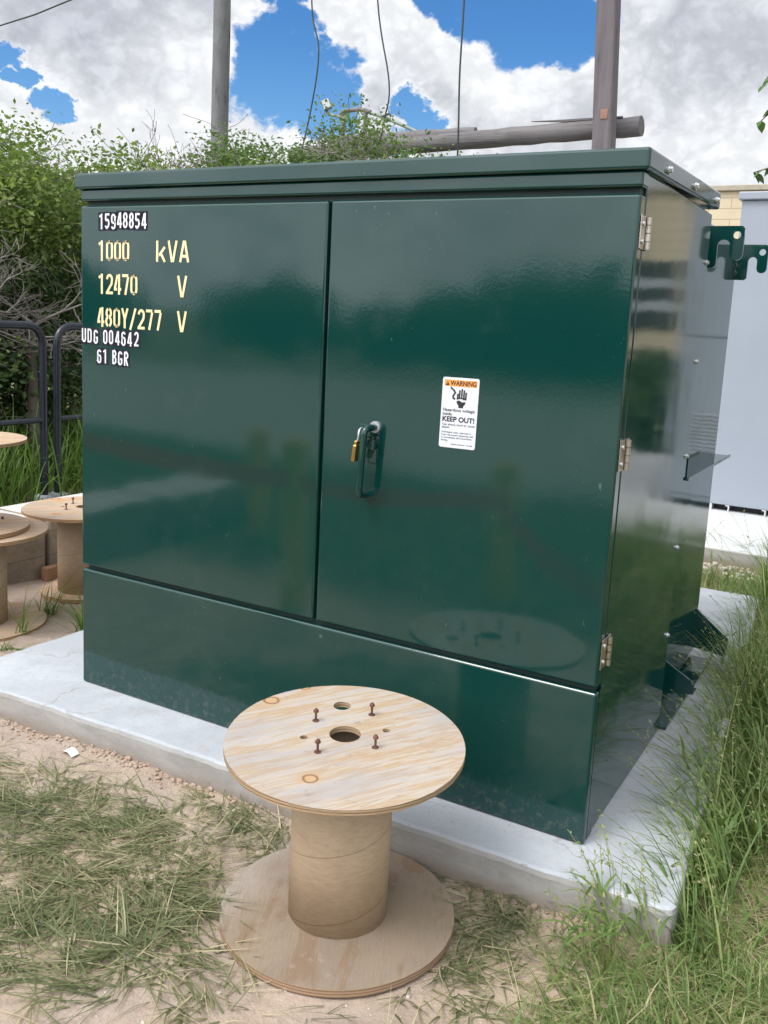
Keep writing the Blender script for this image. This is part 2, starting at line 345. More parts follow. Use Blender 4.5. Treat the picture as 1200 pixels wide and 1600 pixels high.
# ------------------------------------------------------------------ mesh builder
class MB:
    def __init__(s): s.v = []; s.f = []; s.mi = []; s.sm = []
    def add(s, vs, fs, mi=0, sm=False):
        o = len(s.v); s.v += [tuple(p) for p in vs]
        for f in fs: s.f.append([i+o for i in f]); s.mi.append(mi); s.sm.append(sm)
        return s
    def bm(s, b, mi=0, sm=False):
        b.verts.index_update(); s.add([v.co for v in b.verts], [[v.index for v in f.verts] for f in b.faces], mi, sm); b.free(); return s
    def box(s, a, b, bev=0, mi=0, mat=None, seg=2):
        bm = bmesh.new(); bmesh.ops.create_cube(bm, size=1)
        a, b = Vector(a), Vector(b); c = (a+b)/2; dd = b-a
        for v in bm.verts: v.co = Vector((v.co.x*dd.x, v.co.y*dd.y, v.co.z*dd.z)) + c
        if bev: bmesh.ops.bevel(bm, geom=bm.edges[:], offset=bev, segments=seg, affect='EDGES', profile=.5)
        if mat: bmesh.ops.transform(bm, matrix=mat, verts=bm.verts)
        return s.bm(bm, mi, False)
    def tube(s, pts, r, n=10, mi=0, caps=True, sm=True):
        pts = [Vector(p) for p in pts]; rs = r if hasattr(r, '__len__') else [r]*len(pts)
        rings = []; prev = None
        for i, p in enumerate(pts):
            t = (pts[min(i+1, len(pts)-1)] - pts[max(i-1, 0)]).normalized()
            if prev is None: a = t.orthogonal().normalized()
            else: a = (prev - t*prev.dot(t)).normalized()
            prev = a; b = t.cross(a)
            rings.append([p + (a*math.cos(2*math.pi*k/n) + b*math.sin(2*math.pi*k/n))*rs[i] for k in range(n)])
        vs = [q for rg in rings for q in rg]; fs = []
        for i in range(len(pts)-1):
            for k in range(n):
                fs.append([i*n+k, i*n+(k+1) % n, (i+1)*n+(k+1) % n, (i+1)*n+k])
        s.add(vs, fs, mi, sm)
        if caps: s.add(rings[0], [list(range(n))[::-1]], mi); s.add(rings[-1], [list(range(n))], mi)
        return s
    def cyl(s, a, b, r, n=16, mi=0, sm=True): return s.tube([a, b], r, n, mi, True, sm)
    def poly(s, pts, mi=0): return s.add(pts, [list(range(len(pts)))], mi)
    def prism(s, pts, vec, mi=0):
        n = len(pts); vec = Vector(vec); q = [Vector(p) for p in pts]; w = [p+vec for p in q]
        s.add(q, [list(range(n))[::-1]], mi); s.add(w, [list(range(n))], mi)
        s.add(q+w, [[i, (i+1) % n, n+(i+1) % n, n+i] for i in range(n)], mi); return s
    def sheet(s, outer, holes, f3, depth, mi=0):
        """flat 2-D outline with holes, given thickness; f3(u,v,w) maps to 3-D"""
        bm = bmesh.new(); loops = []
        for lp in [outer]+holes:
            vs = [bm.verts.new((p[0], p[1], 0)) for p in lp]; loops.append(vs)
            for i in range(len(vs)): bm.edges.new((vs[i], vs[(i+1) % len(vs)]))
        bmesh.ops.triangle_fill(bm, edges=bm.edges[:], use_beauty=True, normal=(0, 0, 1))
        bm.verts.index_update(); co = [v.co.copy() for v in bm.verts]; fs = [[v.index for v in f.verts] for f in bm.faces]; bm.free()
        s.add([f3(c.x, c.y, 0) for c in co], [f[::-1] for f in fs], mi); s.add([f3(c.x, c.y, depth) for c in co], fs, mi)
        for lp in [outer]+holes:
            n = len(lp); vs = [f3(p[0], p[1], 0) for p in lp]+[f3(p[0], p[1], depth) for p in lp]
            s.add(vs, [[i, (i+1) % n, n+(i+1) % n, n+i] for i in range(n)], mi, True)
        return s
    def build(s, name, mats, parent=None, origin=None, label=None, recalc=True):
        mats = mats if isinstance(mats, (list, tuple)) else [mats]
        o0 = Vector(parent['_o']) if parent is not None and '_o' in parent else Vector((0, 0, 0))
        if origin is not None and parent is None: o0 = Vector(origin)
        me = bpy.data.meshes.new(name); me.from_pydata([tuple(Vector(p)-o0) for p in s.v], [], s.f)
        me.polygons.foreach_set('material_index', s.mi); me.polygons.foreach_set('use_smooth', s.sm)
        for mt in mats: me.materials.append(mt)
        if recalc:
            b = bmesh.new(); b.from_mesh(me); bmesh.ops.recalc_face_normals(b, faces=b.faces); b.to_mesh(me); b.free()
        o = bpy.data.objects.new(name, me); COL.objects.link(o)
        if parent is None: o.location = o0
        else: o.parent = parent; o['_o'] = tuple(o0)
        if label: o['label'] = label
        return o
def tag(o, label=None, cat=None, group=None, kind=None):
    for k, v in (('label', label), ('category', cat), ('group', group), ('kind', kind)):
        if v: o[k] = v
    return o
def thing(name, loc, label, cat, group=None):
    o = bpy.data.objects.new(name, None); COL.objects.link(o); o.location = loc; o['_o'] = tuple(loc); o.empty_display_size = .1
    return tag(o, label, cat, group)
def copy_tree(o, parent=None):
    c = o.copy(); COL.objects.link(c)
    if parent is not None: c.parent = parent
    for ch in [x for x in bpy.data.objects if x.parent == o]: copy_tree(ch, c)
    return c
def fast_mesh(name, V, F, mat, tone=None, parent=None, origin=(0, 0, 0), smooth=False):
    """V (n,3) float, F (m,k) int faces all of k corners"""
    o0 = np.array(parent['_o'] if parent is not None and '_o' in parent else origin)
    me = bpy.data.meshes.new(name); n, mF = len(V), len(F); k = F.shape[1]
    me.vertices.add(n); me.vertices.foreach_set('co', (V-o0).astype(np.float32).ravel())
    me.loops.add(mF*k); me.loops.foreach_set('vertex_index', F.astype(np.int32).ravel())
    me.polygons.add(mF); me.polygons.foreach_set('loop_start', np.arange(0, mF*k, k, dtype=np.int32))
    me.polygons.foreach_set('loop_total', np.full(mF, k, dtype=np.int32))
    me.polygons.foreach_set('use_smooth', np.full(mF, smooth))
    me.update(calc_edges=True)
    if tone is not None:
        a = me.attributes.new('tone', 'FLOAT', 'POINT'); a.data.foreach_set('value', tone.astype(np.float32))
    me.materials.append(mat)
    o = bpy.data.objects.new(name, me); COL.objects.link(o)
    if parent is not None: o.parent = parent; o['_o'] = tuple(o0)
    else: o.location = origin
    return o

# ------------------------------------------------------------------ ground
rng = np.random.default_rng(7)
def vnoise(x, y, seed):
    """value noise on arrays"""
    r = np.random.default_rng(seed).random((256, 256)); xi = np.floor(x).astype(int); yi = np.floor(y).astype(int)
    fx = x-xi; fy = y-yi; fx = fx*fx*(3-2*fx); fy = fy*fy*(3-2*fy)
    a = r[xi % 256, yi % 256]; b = r[(xi+1) % 256, yi % 256]; c = r[xi % 256, (yi+1) % 256]; e = r[(xi+1) % 256, (yi+1) % 256]
    return (a*(1-fx)+b*fx)*(1-fy) + (c*(1-fx)+e*fx)*fy - .5
def sstep(x, a, b): t = np.clip((x-a)/(b-a), 0, 1); return t*t*(3-2*t)
def ground_h(x, y):
    x = np.asarray(x, float); y = np.asarray(y, float)
    h = -.1 + .05*vnoise(x*.9+40, y*.9+40, 1)*.6 + .022*vnoise(x*4+9, y*4+9, 2) + .012*vnoise(x*13+5, y*13, 3) + .007*vnoise(x*34, y*34+3, 4) + .004*vnoise(x*80, y*80, 5)
    near = sstep(np.hypot((x-1.39), (y+.455)), .30, .50)
    h = -.1 + (h+.1)*(.25+.75*near)
    h = h - .014*(1-near)
    bank = sstep(x, -1.50, -1.9)*sstep(y, -4, -2)*sstep(y, 26, 14)
    return h + bank*.10
xs = np.concatenate([-np.geomspace(400, 2.1, 40), np.arange(-2.0, -.7, .05), np.arange(-.7, 2.6, .0135), np.arange(2.6, 3.6, .05), np.geomspace(3.7, 400, 36)])
ys = np.concatenate([-np.geomspace(400, 1.9, 36), np.arange(-1.8, -1.15, .05), np.arange(-1.15, .62, .0135), np.arange(.65, 6, .06), np.geomspace(6.1, 400, 34)])
XX, YY = np.meshgrid(xs, ys, indexing='ij')
V = np.stack([XX, YY, ground_h(XX, YY)], -1).reshape(-1, 3)
I = np.arange(len(xs)*len(ys)).reshape(len(xs), len(ys))
F = np.stack([I[:-1, :-1], I[1:, :-1], I[1:, 1:], I[:-1, 1:]], -1).reshape(-1, 4)
ground = fast_mesh('ground', V, F, M['dirt'], smooth=True); tag(ground, kind='structure')
b = MB(); b.poly([(-60, -15.5, -.06), (60, -15.5, -.06), (60, -5.2, -.06), (-60, -5.2, -.06)])
tag(b.build('gravel_road', M['road']), kind='structure')

# ------------------------------------------------------------------ concrete pad
def rough_slab(name, outline, z0, z1, mat, cham, seed, label, cat):
    n = len(outline); pts = []
    for i in range(n):                                   # subdivide the edges so that they can wander a little
        a, c = Vector(outline[i]), Vector(outline[(i+1) % n]); k = max(2, int((c-a).length/.03))
        pts += [a.lerp(c, j/k) for j in range(k)]
    rr = random.Random(seed); cx = sum(p.x for p in pts)/len(pts); cy = sum(p.y for p in pts)/len(pts)
    ctr = Vector((cx, cy)); rings = []
    jit = [rr.gauss(0, 1) for _ in pts]; jit = [(jit[i-1]+jit[i]+jit[(i+1) % len(pts)])/3 for i in range(len(pts))]
    def off(k, amp): return [p + (ctr-p).normalized()*(k+amp*jit[i]) for i, p in enumerate(pts)]
    lv = [(0, z0, .003), (.0, z1-cham*1.05, .003), (cham*.25, z1-cham*.3, .003), (cham*.9, z1, .004)]
    vs = []
    for k, z, amp in lv: vs += [(p.x, p.y, z+(0 if z in (z0, z1) else .0012*jit[(7*i+3) % len(pts)])) for i, p in enumerate(off(k, amp))]
    N = len(pts); fs = []
    for L in range(3):
        fs += [[L*N+i, L*N+(i+1) % N, (L+1)*N+(i+1) % N, (L+1)*N+i] for i in range(N)]
    mb = MB(); mb.add(vs, fs, 0, False); mb.add(vs[3*N:], [list(range(N))], 0)
    return tag(mb.build(name, mat, origin=(0, 0, 0)), label, cat)
def round_corners(c, r, n=5):
    out = []; k = len(c)
    for i in range(k):
        p, a, e = Vector(c[i]), Vector(c[i-1]), Vector(c[(i+1) % k])
        A = p+(a-p).normalized()*r; B = p+(e-p).normalized()*r
        out += [tuple((1-t)**2*A+2*t*(1-t)*p+t*t*B) for t in [j/n for j in range(n+1)]]
    return out
rough_slab('concrete_pad', round_corners([(-.43, -.228), (2.12, -.150), (2.03, 1.2), (1.90, 2.82), (-.40, 2.78)], .04), -.22, 0, M['pad'], .016, 3,
           'grey concrete pad with a soil-stained edge under the green transformer', 'concrete pad')
rough_slab('concrete_pad', [(-.6, 3.82), (4.6, 3.86), (4.6, 9.5), (-.6, 9.5)], -.16, 0, M['pad2'], .01, 5,
           'clean white concrete pad under the tall grey cabinet', 'concrete pad')

# ------------------------------------------------------------------ lettering
def arcpts(cx, cy, rx, ry, a0, a1, n=9):
    return [(cx+rx*math.cos(R(a0+(a1-a0)*i/n)), cy+ry*math.sin(R(a0+(a1-a0)*i/n))) for i in range(n+1)]
def glyph(ch, w, t, stencil=False):
    """centre-line strokes of a condensed block letter, box w x 1, stroke t"""
    h = t/2; L, Rr, B, T = h, w-h, h, 1-h; cx = w/2; rx = (Rr-L)/2; ry = min(rx*1.15, .3); m = .5
    oL = [(cx, T)] + arcpts(cx, T-ry, rx, ry, 90, 180)[1:] + arcpts(cx, B+ry, rx, ry, 180, 270)
    oR = [(cx, B)] + arcpts(cx, B+ry, rx, ry, -90, 0)[1:] + arcpts(cx, T-ry, rx, ry, 0, 90)
    gp = t*.40
    if ch == '0':
        if stencil:
            a = [(cx-gp if i == 0 or i == len(oL)-1 else p[0], p[1]) for i, p in enumerate(oL)]
            e = [(cx+gp if i == 0 or i == len(oR)-1 else p[0], p[1]) for i, p in enumerate(oR)]
            return [a, e]
        return [oL+oR[1:]]
    if ch == '1': return [[(cx+.02, 0), (cx+.02, 1)], [(cx-t/2+.02, T-.04), (cx-t*1.35, T-.13)]]
    if ch == '2': return [arcpts(cx, T-ry, rx, ry, 180, -10) + [(Rr-.03, .52), (L, B+.02)], [(L-h, B), (w, B)]]
    if ch == '4':
        s = [[(Rr-t*.5, 0), (Rr-t*.5, 1)], [(Rr-t*.9 - (gp if stencil else 0), T+.02), (L-.01, .30)], [(L-h, .26), (Rr-t-(gp*1.2 if stencil else 0), .26)], [(Rr, .26), (w+.02, .26)]]
        return s
    if ch == '5': return [[(w-.01, T), (L+.01, T), (L, .56)], [(L, .53)]+arcpts(cx, .36, rx, .24, 120, -90)+arcpts(cx, B+ry, rx, ry, 270, 185)[1:]]
    if ch == '6': return [arcpts(cx, T-ry, rx, ry, 15, 180)+[(L, B+ry)]+arcpts(cx, B+ry, rx, ry, 180, 360)+arcpts(cx, .58-ry, rx, ry, 0, 160)]
    if ch == '7': return [[(0, T), (Rr, T)], [(Rr, T-h), (cx-.02, 0)]]
    if ch == '8':
        r1, r2 = (T-.52)/2, (.52-B)/2
        if stencil:
            up1 = arcpts(cx, .52+r1, rx*.92, r1, 105, 255); up2 = arcpts(cx, .52+r1, rx*.92, r1, 75, -75)
            lo1 = arcpts(cx, .52-r2, rx, r2, 105, 255); lo2 = arcpts(cx, .52-r2, rx, r2, 75, -75)
            return [up1, up2, lo1, lo2]
        return [arcpts(cx, .52+r1, rx*.92, r1, -90, 270, 16), arcpts(cx, .52-r2, rx, r2, 90, 450, 16)]
    if ch == '9': return [[(1*w-p[0], 1-p[1]) for p in glyph('6', w, t)[0]]]
    if ch == 'k': return [[(L, 0), (L, 1)], [(L+h+gp, .30), (Rr+.01, .70)], [(cx-.02, .44), (Rr+.02, .0)]]
    if ch == 'V': return [[(L-.01, 1), (cx-h*.42, 0)], [(Rr+.01, 1), (cx+h*.42, 0)]]
    if ch == 'A': return [[(L-.01, 0), (cx-h*.42, 1)], [(Rr+.01, 0), (cx+h*.42, 1)], [(L+t*1.0, .28), (Rr-t*.7, .28)]]
    if ch == 'Y': return [[(L-.02, 1), (cx, .45)], [(Rr+.02, 1), (cx, .45)], [(cx, .5), (cx, 0)]]
    if ch == '/': return [[(L-.02, -.06), (Rr, 1.02)]]
    if ch == 'U': return [[(L, 1)]+[(L, B+ry)]+arcpts(cx, B+ry, rx, ry, 180, 360)+[(Rr, 1)]]
    if ch == 'D': return [[(L, T), (cx, T)]+arcpts(cx, T-ry, rx, ry, 90, 0)[1:]+arcpts(cx, B+ry, rx, ry, 0, -90)+[(L, B)], [(L, 0), (L, 1)]]
    if ch == 'G': return [arcpts(cx, T-ry, rx, ry, 5, 180)+[(L, B+ry)]+arcpts(cx, B+ry, rx, ry, 180, 360)+[(Rr, .45), (cx+.0, .45)]]
    if ch == 'B': return [[(L, 0), (L, 1)], [(L, T), (cx, T)]+arcpts(cx, .76, rx*.92, T-.76, 90, -90)+[(L, .52)], [(L, .52), (cx, .52)]+arcpts(cx, (.52+B)/2, rx, (.52-B)/2, 90, -90)+[(L, B)]]
    if ch == 'R': return [[(L, 0), (L, 1)], [(L, T), (cx, T)]+arcpts(cx, .735, rx, T-.735, 90, -90)+[(L, .47)], [(cx-.02, .47), (Rr+.01, 0)]]
    return []
def ribbon(mb, pl, t, f3, lift, mi):
    P = [Vector(p) for p in pl]; n = len(P); Ls = []; Rs = []
    for i in range(n):
        d1 = (P[i]-P[i-1]).normalized() if i > 0 else None; d2 = (P[i+1]-P[i]).normalized() if i < n-1 else None
        d1 = d1 or d2; d2 = d2 or d1
        n1 = Vector((-d1.y, d1.x)); n2 = Vector((-d2.y, d2.x)); mm = n1+n2
        mm = n1 if mm.length < 1e-4 else mm.normalized(); k = 1/max(.45, mm.dot(n1))
        Ls.append(P[i]+mm*k*t/2); Rs.append(P[i]-mm*k*t/2)
    vs = [f3(p.x, p.y, lift) for p in Ls]+[f3(p.x, p.y, lift) for p in Rs]
    mb.add(vs, [[i, i+1, n+i+1, n+i] for i in range(n-1)], mi)
def letters(mb, text, x0, z0, h, adv, wd, t, y, stencil=False, mi=0, tile=None, rr=None, slope=0):
    """writes text on the front plane; tile: material slot of a backing tile behind every character"""
    x = x0
    for ch in text:
        if ch == ' ': x += adv*.55 if tile is not None else adv; continue
        dz = (rr.uniform(-.0025, .0025) if rr else 0) + slope*(x-x0); dx = rr.uniform(-.001, .001) if rr else 0
        cw = wd*h
        if tile is not None:
            e = adv/2; c = x+cw/2+dx
            mb.poly([(c-e-.001, y-.0004, z0+dz-.005), (c+e+.001, y-.0004, z0+dz-.005), (c+e+.001, y-.0004, z0+dz+h+.005), (c-e-.001, y-.0004, z0+dz+h+.005)], tile)
        for k, st in enumerate(glyph(ch, wd, t, stencil)):
            ribbon(mb, st, t, lambda u, v, w, x=x+dx, zz=z0+dz: (x+u*h, y-w, zz+v*h), .0009+.00025*k, mi)
        x += adv
_txt_cache = {}
def text_mesh(s, off=0.0):
    cu = bpy.data.curves.new('tmp', 'FONT'); cu.body = s; cu.size = 1; cu.offset = off; o = bpy.data.objects.new('tmp', cu); COL.objects.link(o)
    bpy.context.view_layer.update(); dg = bpy.context.evaluated_depsgraph_get()
    me = bpy.data.meshes.new_from_object(o.evaluated_get(dg)); vs = [v.co.copy() for v in me.vertices]; fs = [list(p.vertices) for p in me.polygons]
    bpy.data.objects.remove(o); bpy.data.curves.remove(cu); bpy.data.meshes.remove(me); return vs, fs
def put_text(mb, s, u0, v0, width, height, f3, lift, mi, bold=0):
    vs, fs = text_mesh(s, (.014, .03)[bold]); x0 = min(v.x for v in vs); x1 = max(v.x for v in vs); capv, _ = text_mesh('H'); H = max(v.y for v in capv)
    sx = width/(x1-x0); sy = height/H
    mb.add([f3(u0+(v.x-x0)*sx, v0+v.y*sy, lift) for v in vs], fs, mi)

# ------------------------------------------------------------------ transformer
WX, D = 1.850, .840; XG = .983
tr = thing('padmount_transformer', (WX/2, .42, 0), 'big glossy dark green padmount transformer cabinet standing on the grey concrete pad', 'transformer')
P = M['paint']
shell = MB().box((.004, .055, .002), (WX-.004, D, 1.705), .003)
shell.box((.012, .020, .40), (WX-.012, .054, 1.70), 0, 1)
shell = shell.build('cabinet_shell', [P, M['gap']], tr)
MB().box((0, 0, .002), (WX, .030, .4186), .0065, seg=3).box((WX-.0035, .031, .004), (WX-.0005, .075, .4186)).build('sill', P, tr)
ld = MB().box((.001, -.002, .434), (XG-.005, .042, 1.648), .007, seg=3).build('door', P, tr, label='left green door carrying the stencilled rating and number tiles')
rd = MB().box((XG+.005, -.002, .434), (WX-.002, .042, 1.648), .007, seg=3).build('door', P, tr, label='right green door with a handle and a white warning label')
MB().box((.001, -.001, 1.664), (WX-.001, .054, 1.701), .006, seg=3).build('header_strip', P, tr)
# lid: rises a little to the back
ov = .0137; lid = MB(); bm = bmesh.new(); bmesh.ops.create_cube(bm, size=1)
for v in bm.verts:
    X = -ov if v.co.x < 0 else WX+ov; Y = -ov if v.co.y < 0 else D+ov
    Z = (1.7008 if v.co.y < 0 else 1.7208) if v.co.z < 0 else (1.75 if v.co.y < 0 else 1.772)
    v.co = (X, Y, Z)
bmesh.ops.bevel(bm, geom=bm.edges[:], offset=.007, segments=3, affect='EDGES', profile=.5)
lid.bm(bm); lid = lid.build('lid', P, tr)
for y, z in ((.167, 1.739), (.477, 1.747), (.789, 1.752)):
    MB().cyl((WX+ov, y, z-.012), (WX+ov+.004, y, z-.012), .011, 12).cyl((WX+ov+.004, y, z-.012), (WX+ov+.010, y, z-.012), .0075, 6, sm=False).build('bolt', M['zinc'], lid)
for y, z in ((.822, 1.557), (.825, 1.25), (.822, .947), (.822, .644), (.815, .346)):
    MB().cyl((WX-.004, y, z), (WX-.001, y, z), .0085, 12).cyl((WX-.001, y, z), (WX+.004, y, z), .0058, 6, sm=False).build('bolt', M['zinc'], shell)
for z0, z1 in ((1.524, 1.601), (.990, 1.068), (.480, .558)):
    hb = MB(); hb.box((WX-.0015, .008, z0), (WX+.0015, .050, z1), .001)
    for k in range(4):
        a = z0+(z1-z0)*k/4+.0012; e = z0+(z1-z0)*(k+1)/4-.0012
        hb.cyl((WX+.006, .056, a), (WX+.006, .056, e), .0075, 12)
    hb.box((WX-.003, .064, z0), (WX+.0022, .082, z1), .001)
    h = hb.build('hinge', M['steel'], rd)
    for z in (z0+.018, z1-.018): MB().cyl((WX+.0015, .026, z), (WX+.005, .026, z), .006, 10).build('screw', M['zinc'], h)
# handle: bent rod standing off the door
SO = -.052
hd = MB()
def fillet(pts, r, n=5):
    out = [Vector(pts[0])]
    for i in range(1, len(pts)-1):
        p, a, c = Vector(pts[i]), Vector(pts[i-1]), Vector(pts[i+1]); A = p+(a-p).normalized()*r; B = p+(c-p).normalized()*r
        out += [(1-t)**2*A+2*t*(1-t)*p+t*t*B for t in [j/n for j in range(n+1)]]
    return out+[Vector(pts[-1])]
hd.tube(fillet([(1.166, .0, 1.034), (1.160, SO-.002, 1.032), (1.149, SO, .846), (1.150, -.014, .840)], .018), .0095, 14)
hnd = hd.build('handle', P, rd)
MB().cyl((1.166, -.001, 1.034), (1.166, -.010, 1.034), .0165, 24).build('collar', M['zinc'], hnd)
MB().box((1.132, -.030, 1.012), (1.152, -.026, 1.042), .001).box((1.150, -.034, 1.006), (1.166, -.002, 1.012), .001).build('hasp', P, rd)
# penta bolt cover below the hasp
MB().cyl((1.160, -.001, .985), (1.160, -.014, .985), .016, 20).box((1.146, -.004, .93), (1.172, -.0015, 1.00), .003).build('bolt_cover', P, rd)
# stencilled rating
for tx, x, z, h in (('1000', .083, 1.473, .065), ('kVA', .338, 1.473, .065), ('12470', .083, 1.367, .065), ('V', .427, 1.367, .065), ('480Y/277', .080, 1.260, .064), ('V', .428, 1.260, .064)):
    st = MB(); wide = {'kVA': .048, 'V': .046}.get(tx, .0362); gw = .62 if tx in ('kVA', 'V') else .48
    letters(st, tx, x, z, h, wide, gw, .135, -.002, True)
    st.build('stencil_lettering', M['cream'], ld)
rr = random.Random(4)
for tx, x, z, h, adv, sl in (('15948854', .0885, 1.5745, .049, .0266, .004), ('UDG 004642', .006, 1.204, .046, .0280, -.006), ('61 BGR', .0785, 1.139, .046, .0270, -.005)):
    tb = MB(); letters(tb, tx, x, z, h, adv, .42, .130, -.0022, False, 1, 0, rr, sl)
    tb.build('number_tiles', [M['letter_black'], M['letter_white']], ld)
# warning label (own u,v plane, tilted by a degree)
lu, lv, lw, lh = 1.3645, 1.002, .1060, .187
def lf(u, v, w): return (lu+u*lw+(v-.5)*.0015, -.0023-w, lv+v*lh+(u-.5)*.001)
wl = MB()
asp = lh/lw
wl.sheet([(p[0]/lw, p[1]/lh) for p in round_corners([(0, 0), (lw, 0), (lw, lh), (0, lh)], .007)], [], lf, .0006, 0)
wl.poly([lf(.055, .875, .0009), lf(.945, .875, .0009), lf(.945, .965, .0009), lf(.055, .965, .0009)], 1)
wl.poly([lf(.085, .885, .0011), lf(.195, .885, .0011), lf(.14, .952, .0011)], 2)
wl.poly([lf(.133, .905, .0013), lf(.147, .905, .0013), lf(.147, .932, .0013), lf(.133, .932, .0013)], 1)
put_text(wl, 'WARNING', .215, .888, .71, .064, lf, .0011, 2, 1)
# pictogram: a cable end striking an open hand
for pl, t in (([(.23, .86), (.33, .815), (.365, .79), (.33, .755), (.31, .735), (.315, .71), (.37, .695)], .045),):
    ribbon(wl, [(p[0], p[1]*asp) for p in pl], t, lambda u, v, w: lf(u, v/asp, w), .0011, 2)
for (u, v0, v1) in ((.435, .700, .775), (.485, .715, .825), (.545, .715, .845), (.605, .710, .83), (.66, .70, .80)):
    ribbon(wl, [(u, v0*asp), (u+.004, v1*asp)], .042, lambda a, e, w: lf(a, e/asp, w), .0011, 2)
wl.poly([lf(.415, .690, .00125), (lf(.53, .708, .00125)), lf(.60, .692, .00125), lf(.68, .690, .00125), lf(.682, .72, .00125), lf(.415, .72, .00125)], 2)
wl.poly([lf(.415, .672, .0011), lf(.50, .680, .0011), lf(.56, .658, .0011), lf(.66, .664, .0011), lf(.66, .640, .0011), lf(.605, .60, .0011), lf(.605, .575, .0011), lf(.475, .575, .0011), lf(.475, .605, .0011), lf(.425, .64, .0011)], 2)
put_text(wl, 'Hazardous voltage', .055, .520, .87, .042, lf, .0011, 2)
put_text(wl, 'inside.', .055, .462, .27, .042, lf, .0011, 2)
put_text(wl, 'KEEP OUT!', .055, .375, .88, .068, lf, .0011, 2, 1)
put_text(wl, 'Can shock, burn or cause', .055, .318, .90, .030, lf, .0011, 3)
put_text(wl, 'death.', .055, .277, .22, .030, lf, .0011, 3)
for i, (s_, w_) in enumerate((('If damaged, open, unlocked or', .83), ('if you see anyone tampering with', .88), ('it, immediately call CenterPoint', .84), ('Energy.', .19))):
    put_text(wl, s_, .055, .212-.039*i, w_, .023, lf, .0011, 3)
for u0, u1 in ((.34, .50), (.51, .72), (.76, .82), (.835, .93)):
    wl.poly([lf(u0, .047, .0011), lf(u1, .047, .0011), lf(u1, .057, .0011), lf(u0, .057, .0011)], 3)
wl.build('warning_label', [M['white'], M['orange'], M['ink'], M['ink_grey']], rd, recalc=False)
# tank with its lugs
TX = 1.793; TB = 1.672
tank = MB().box((WX-TX, D+.002, .03), (TX, TB, 1.715), .012, seg=3).build('tank', P, tr)
def lug(y0, leg, nt, x1):
    x0 = TX-.01; zt, zb = 1.694, 1.558; rn = (nt-leg)/2; rp = (x1-nt)/2
    o = [(x0, zt), (x1-.008, zt), (x1, zt-.008)] + [((x1+nt)/2+rp*math.cos(R(a)), 1.604+rp*math.sin(R(a))) for a in range(0, -181, -20)]
    o += [((leg+nt)/2+rn*math.cos(R(a)), 1.630+rn*math.sin(R(a))) for a in range(0, 181, 20)]
    o += [(leg, zb+.008), (leg-.008, zb), (x0, zb)]
    hole = [((x1+nt)/2-.002+.0125*math.cos(R(a)), 1.665+.0125*math.sin(R(a))) for a in range(0, 360, 20)]
    b = MB().sheet(o, [hole], lambda u, v, w: (u, y0+w, v), .012)
    for z in (1.57, 1.60, 1.64, 1.68): b.tube([(TX-.004, y0-.001, z), (TX+.004, y0-.003, z+.015), (TX-.004, y0-.001, z+.03)], .004, 6)   # weld bead
    return b.build('lifting_lug', P, tank)
lug(1.045, 1.832, 1.872, 1.914); lug(1.665, 1.836, 1.870, 1.907)
MB().box((TX-.003, .855, .862), (1.851, 1.648, .867), .001).box((1.8515, .855, .862), (1.855, 1.648, .872)).box((TX-.002, .858, .8675), (1.848, .861, .945)).build('angle_ledge', P, tank)
MB().box((TX-.01, .846, .003), (1.868, 1.64, .014), .002).build('base_strip', P, tank)
for y, zs_, sg in ((.94, (.232, .154, .114, .088), 1), (1.62, (.224, .117, .068, .082), -1)):
    jb = MB().prism([(TX-.004, y, zs_[0]), (1.928, y, zs_[1]), (1.928, y, zs_[2]), (TX-.004, y, zs_[3])], (0, .008, 0))
    y0, y1 = (y+.0085, y+.05) if sg > 0 else (y-.075, y-.0005)
    jb.prism([(TX-.004, y0, zs_[3]), (1.928, y0, zs_[2]), (1.928, y0, zs_[2]+.008), (TX-.004, y0, zs_[3]+.008)], (0, y1-y0, 0))
    jb.build('jacking_bracket', P, tank)
# padlock hanging in the hasp
pk = thing('padlock', (1.138, -.05, .96), 'small brass padlock hanging from the green door handle', 'padlock')
sh = MB(); A0 = Vector((1.139, -.040, .985)); pts = []
for a in range(-20, 201, 20): pts.append((1.139, -.036+.013*math.cos(R(a)), 1.012+.018*math.sin(R(a))))
pts = [(1.134, -.024, .982)]+pts+[(1.132, -.050, .982)]
sh.tube(pts, .0035, 8); sh.build('shackle', M['zinc'], pk)
tilt = Matrix.Translation((1.133, -.046, .985)) @ Matrix.Rotation(R(9), 4, 'Y') @ Matrix.Rotation(R(6), 4, 'X')
MB().box((-.006, -.013, -.048), (.006, .013, 0), .0025, mat=tilt).box((-.0045, -.010, 0), (.0045, .010, .012), .002, mat=tilt).build('body', M['brass'], pk)

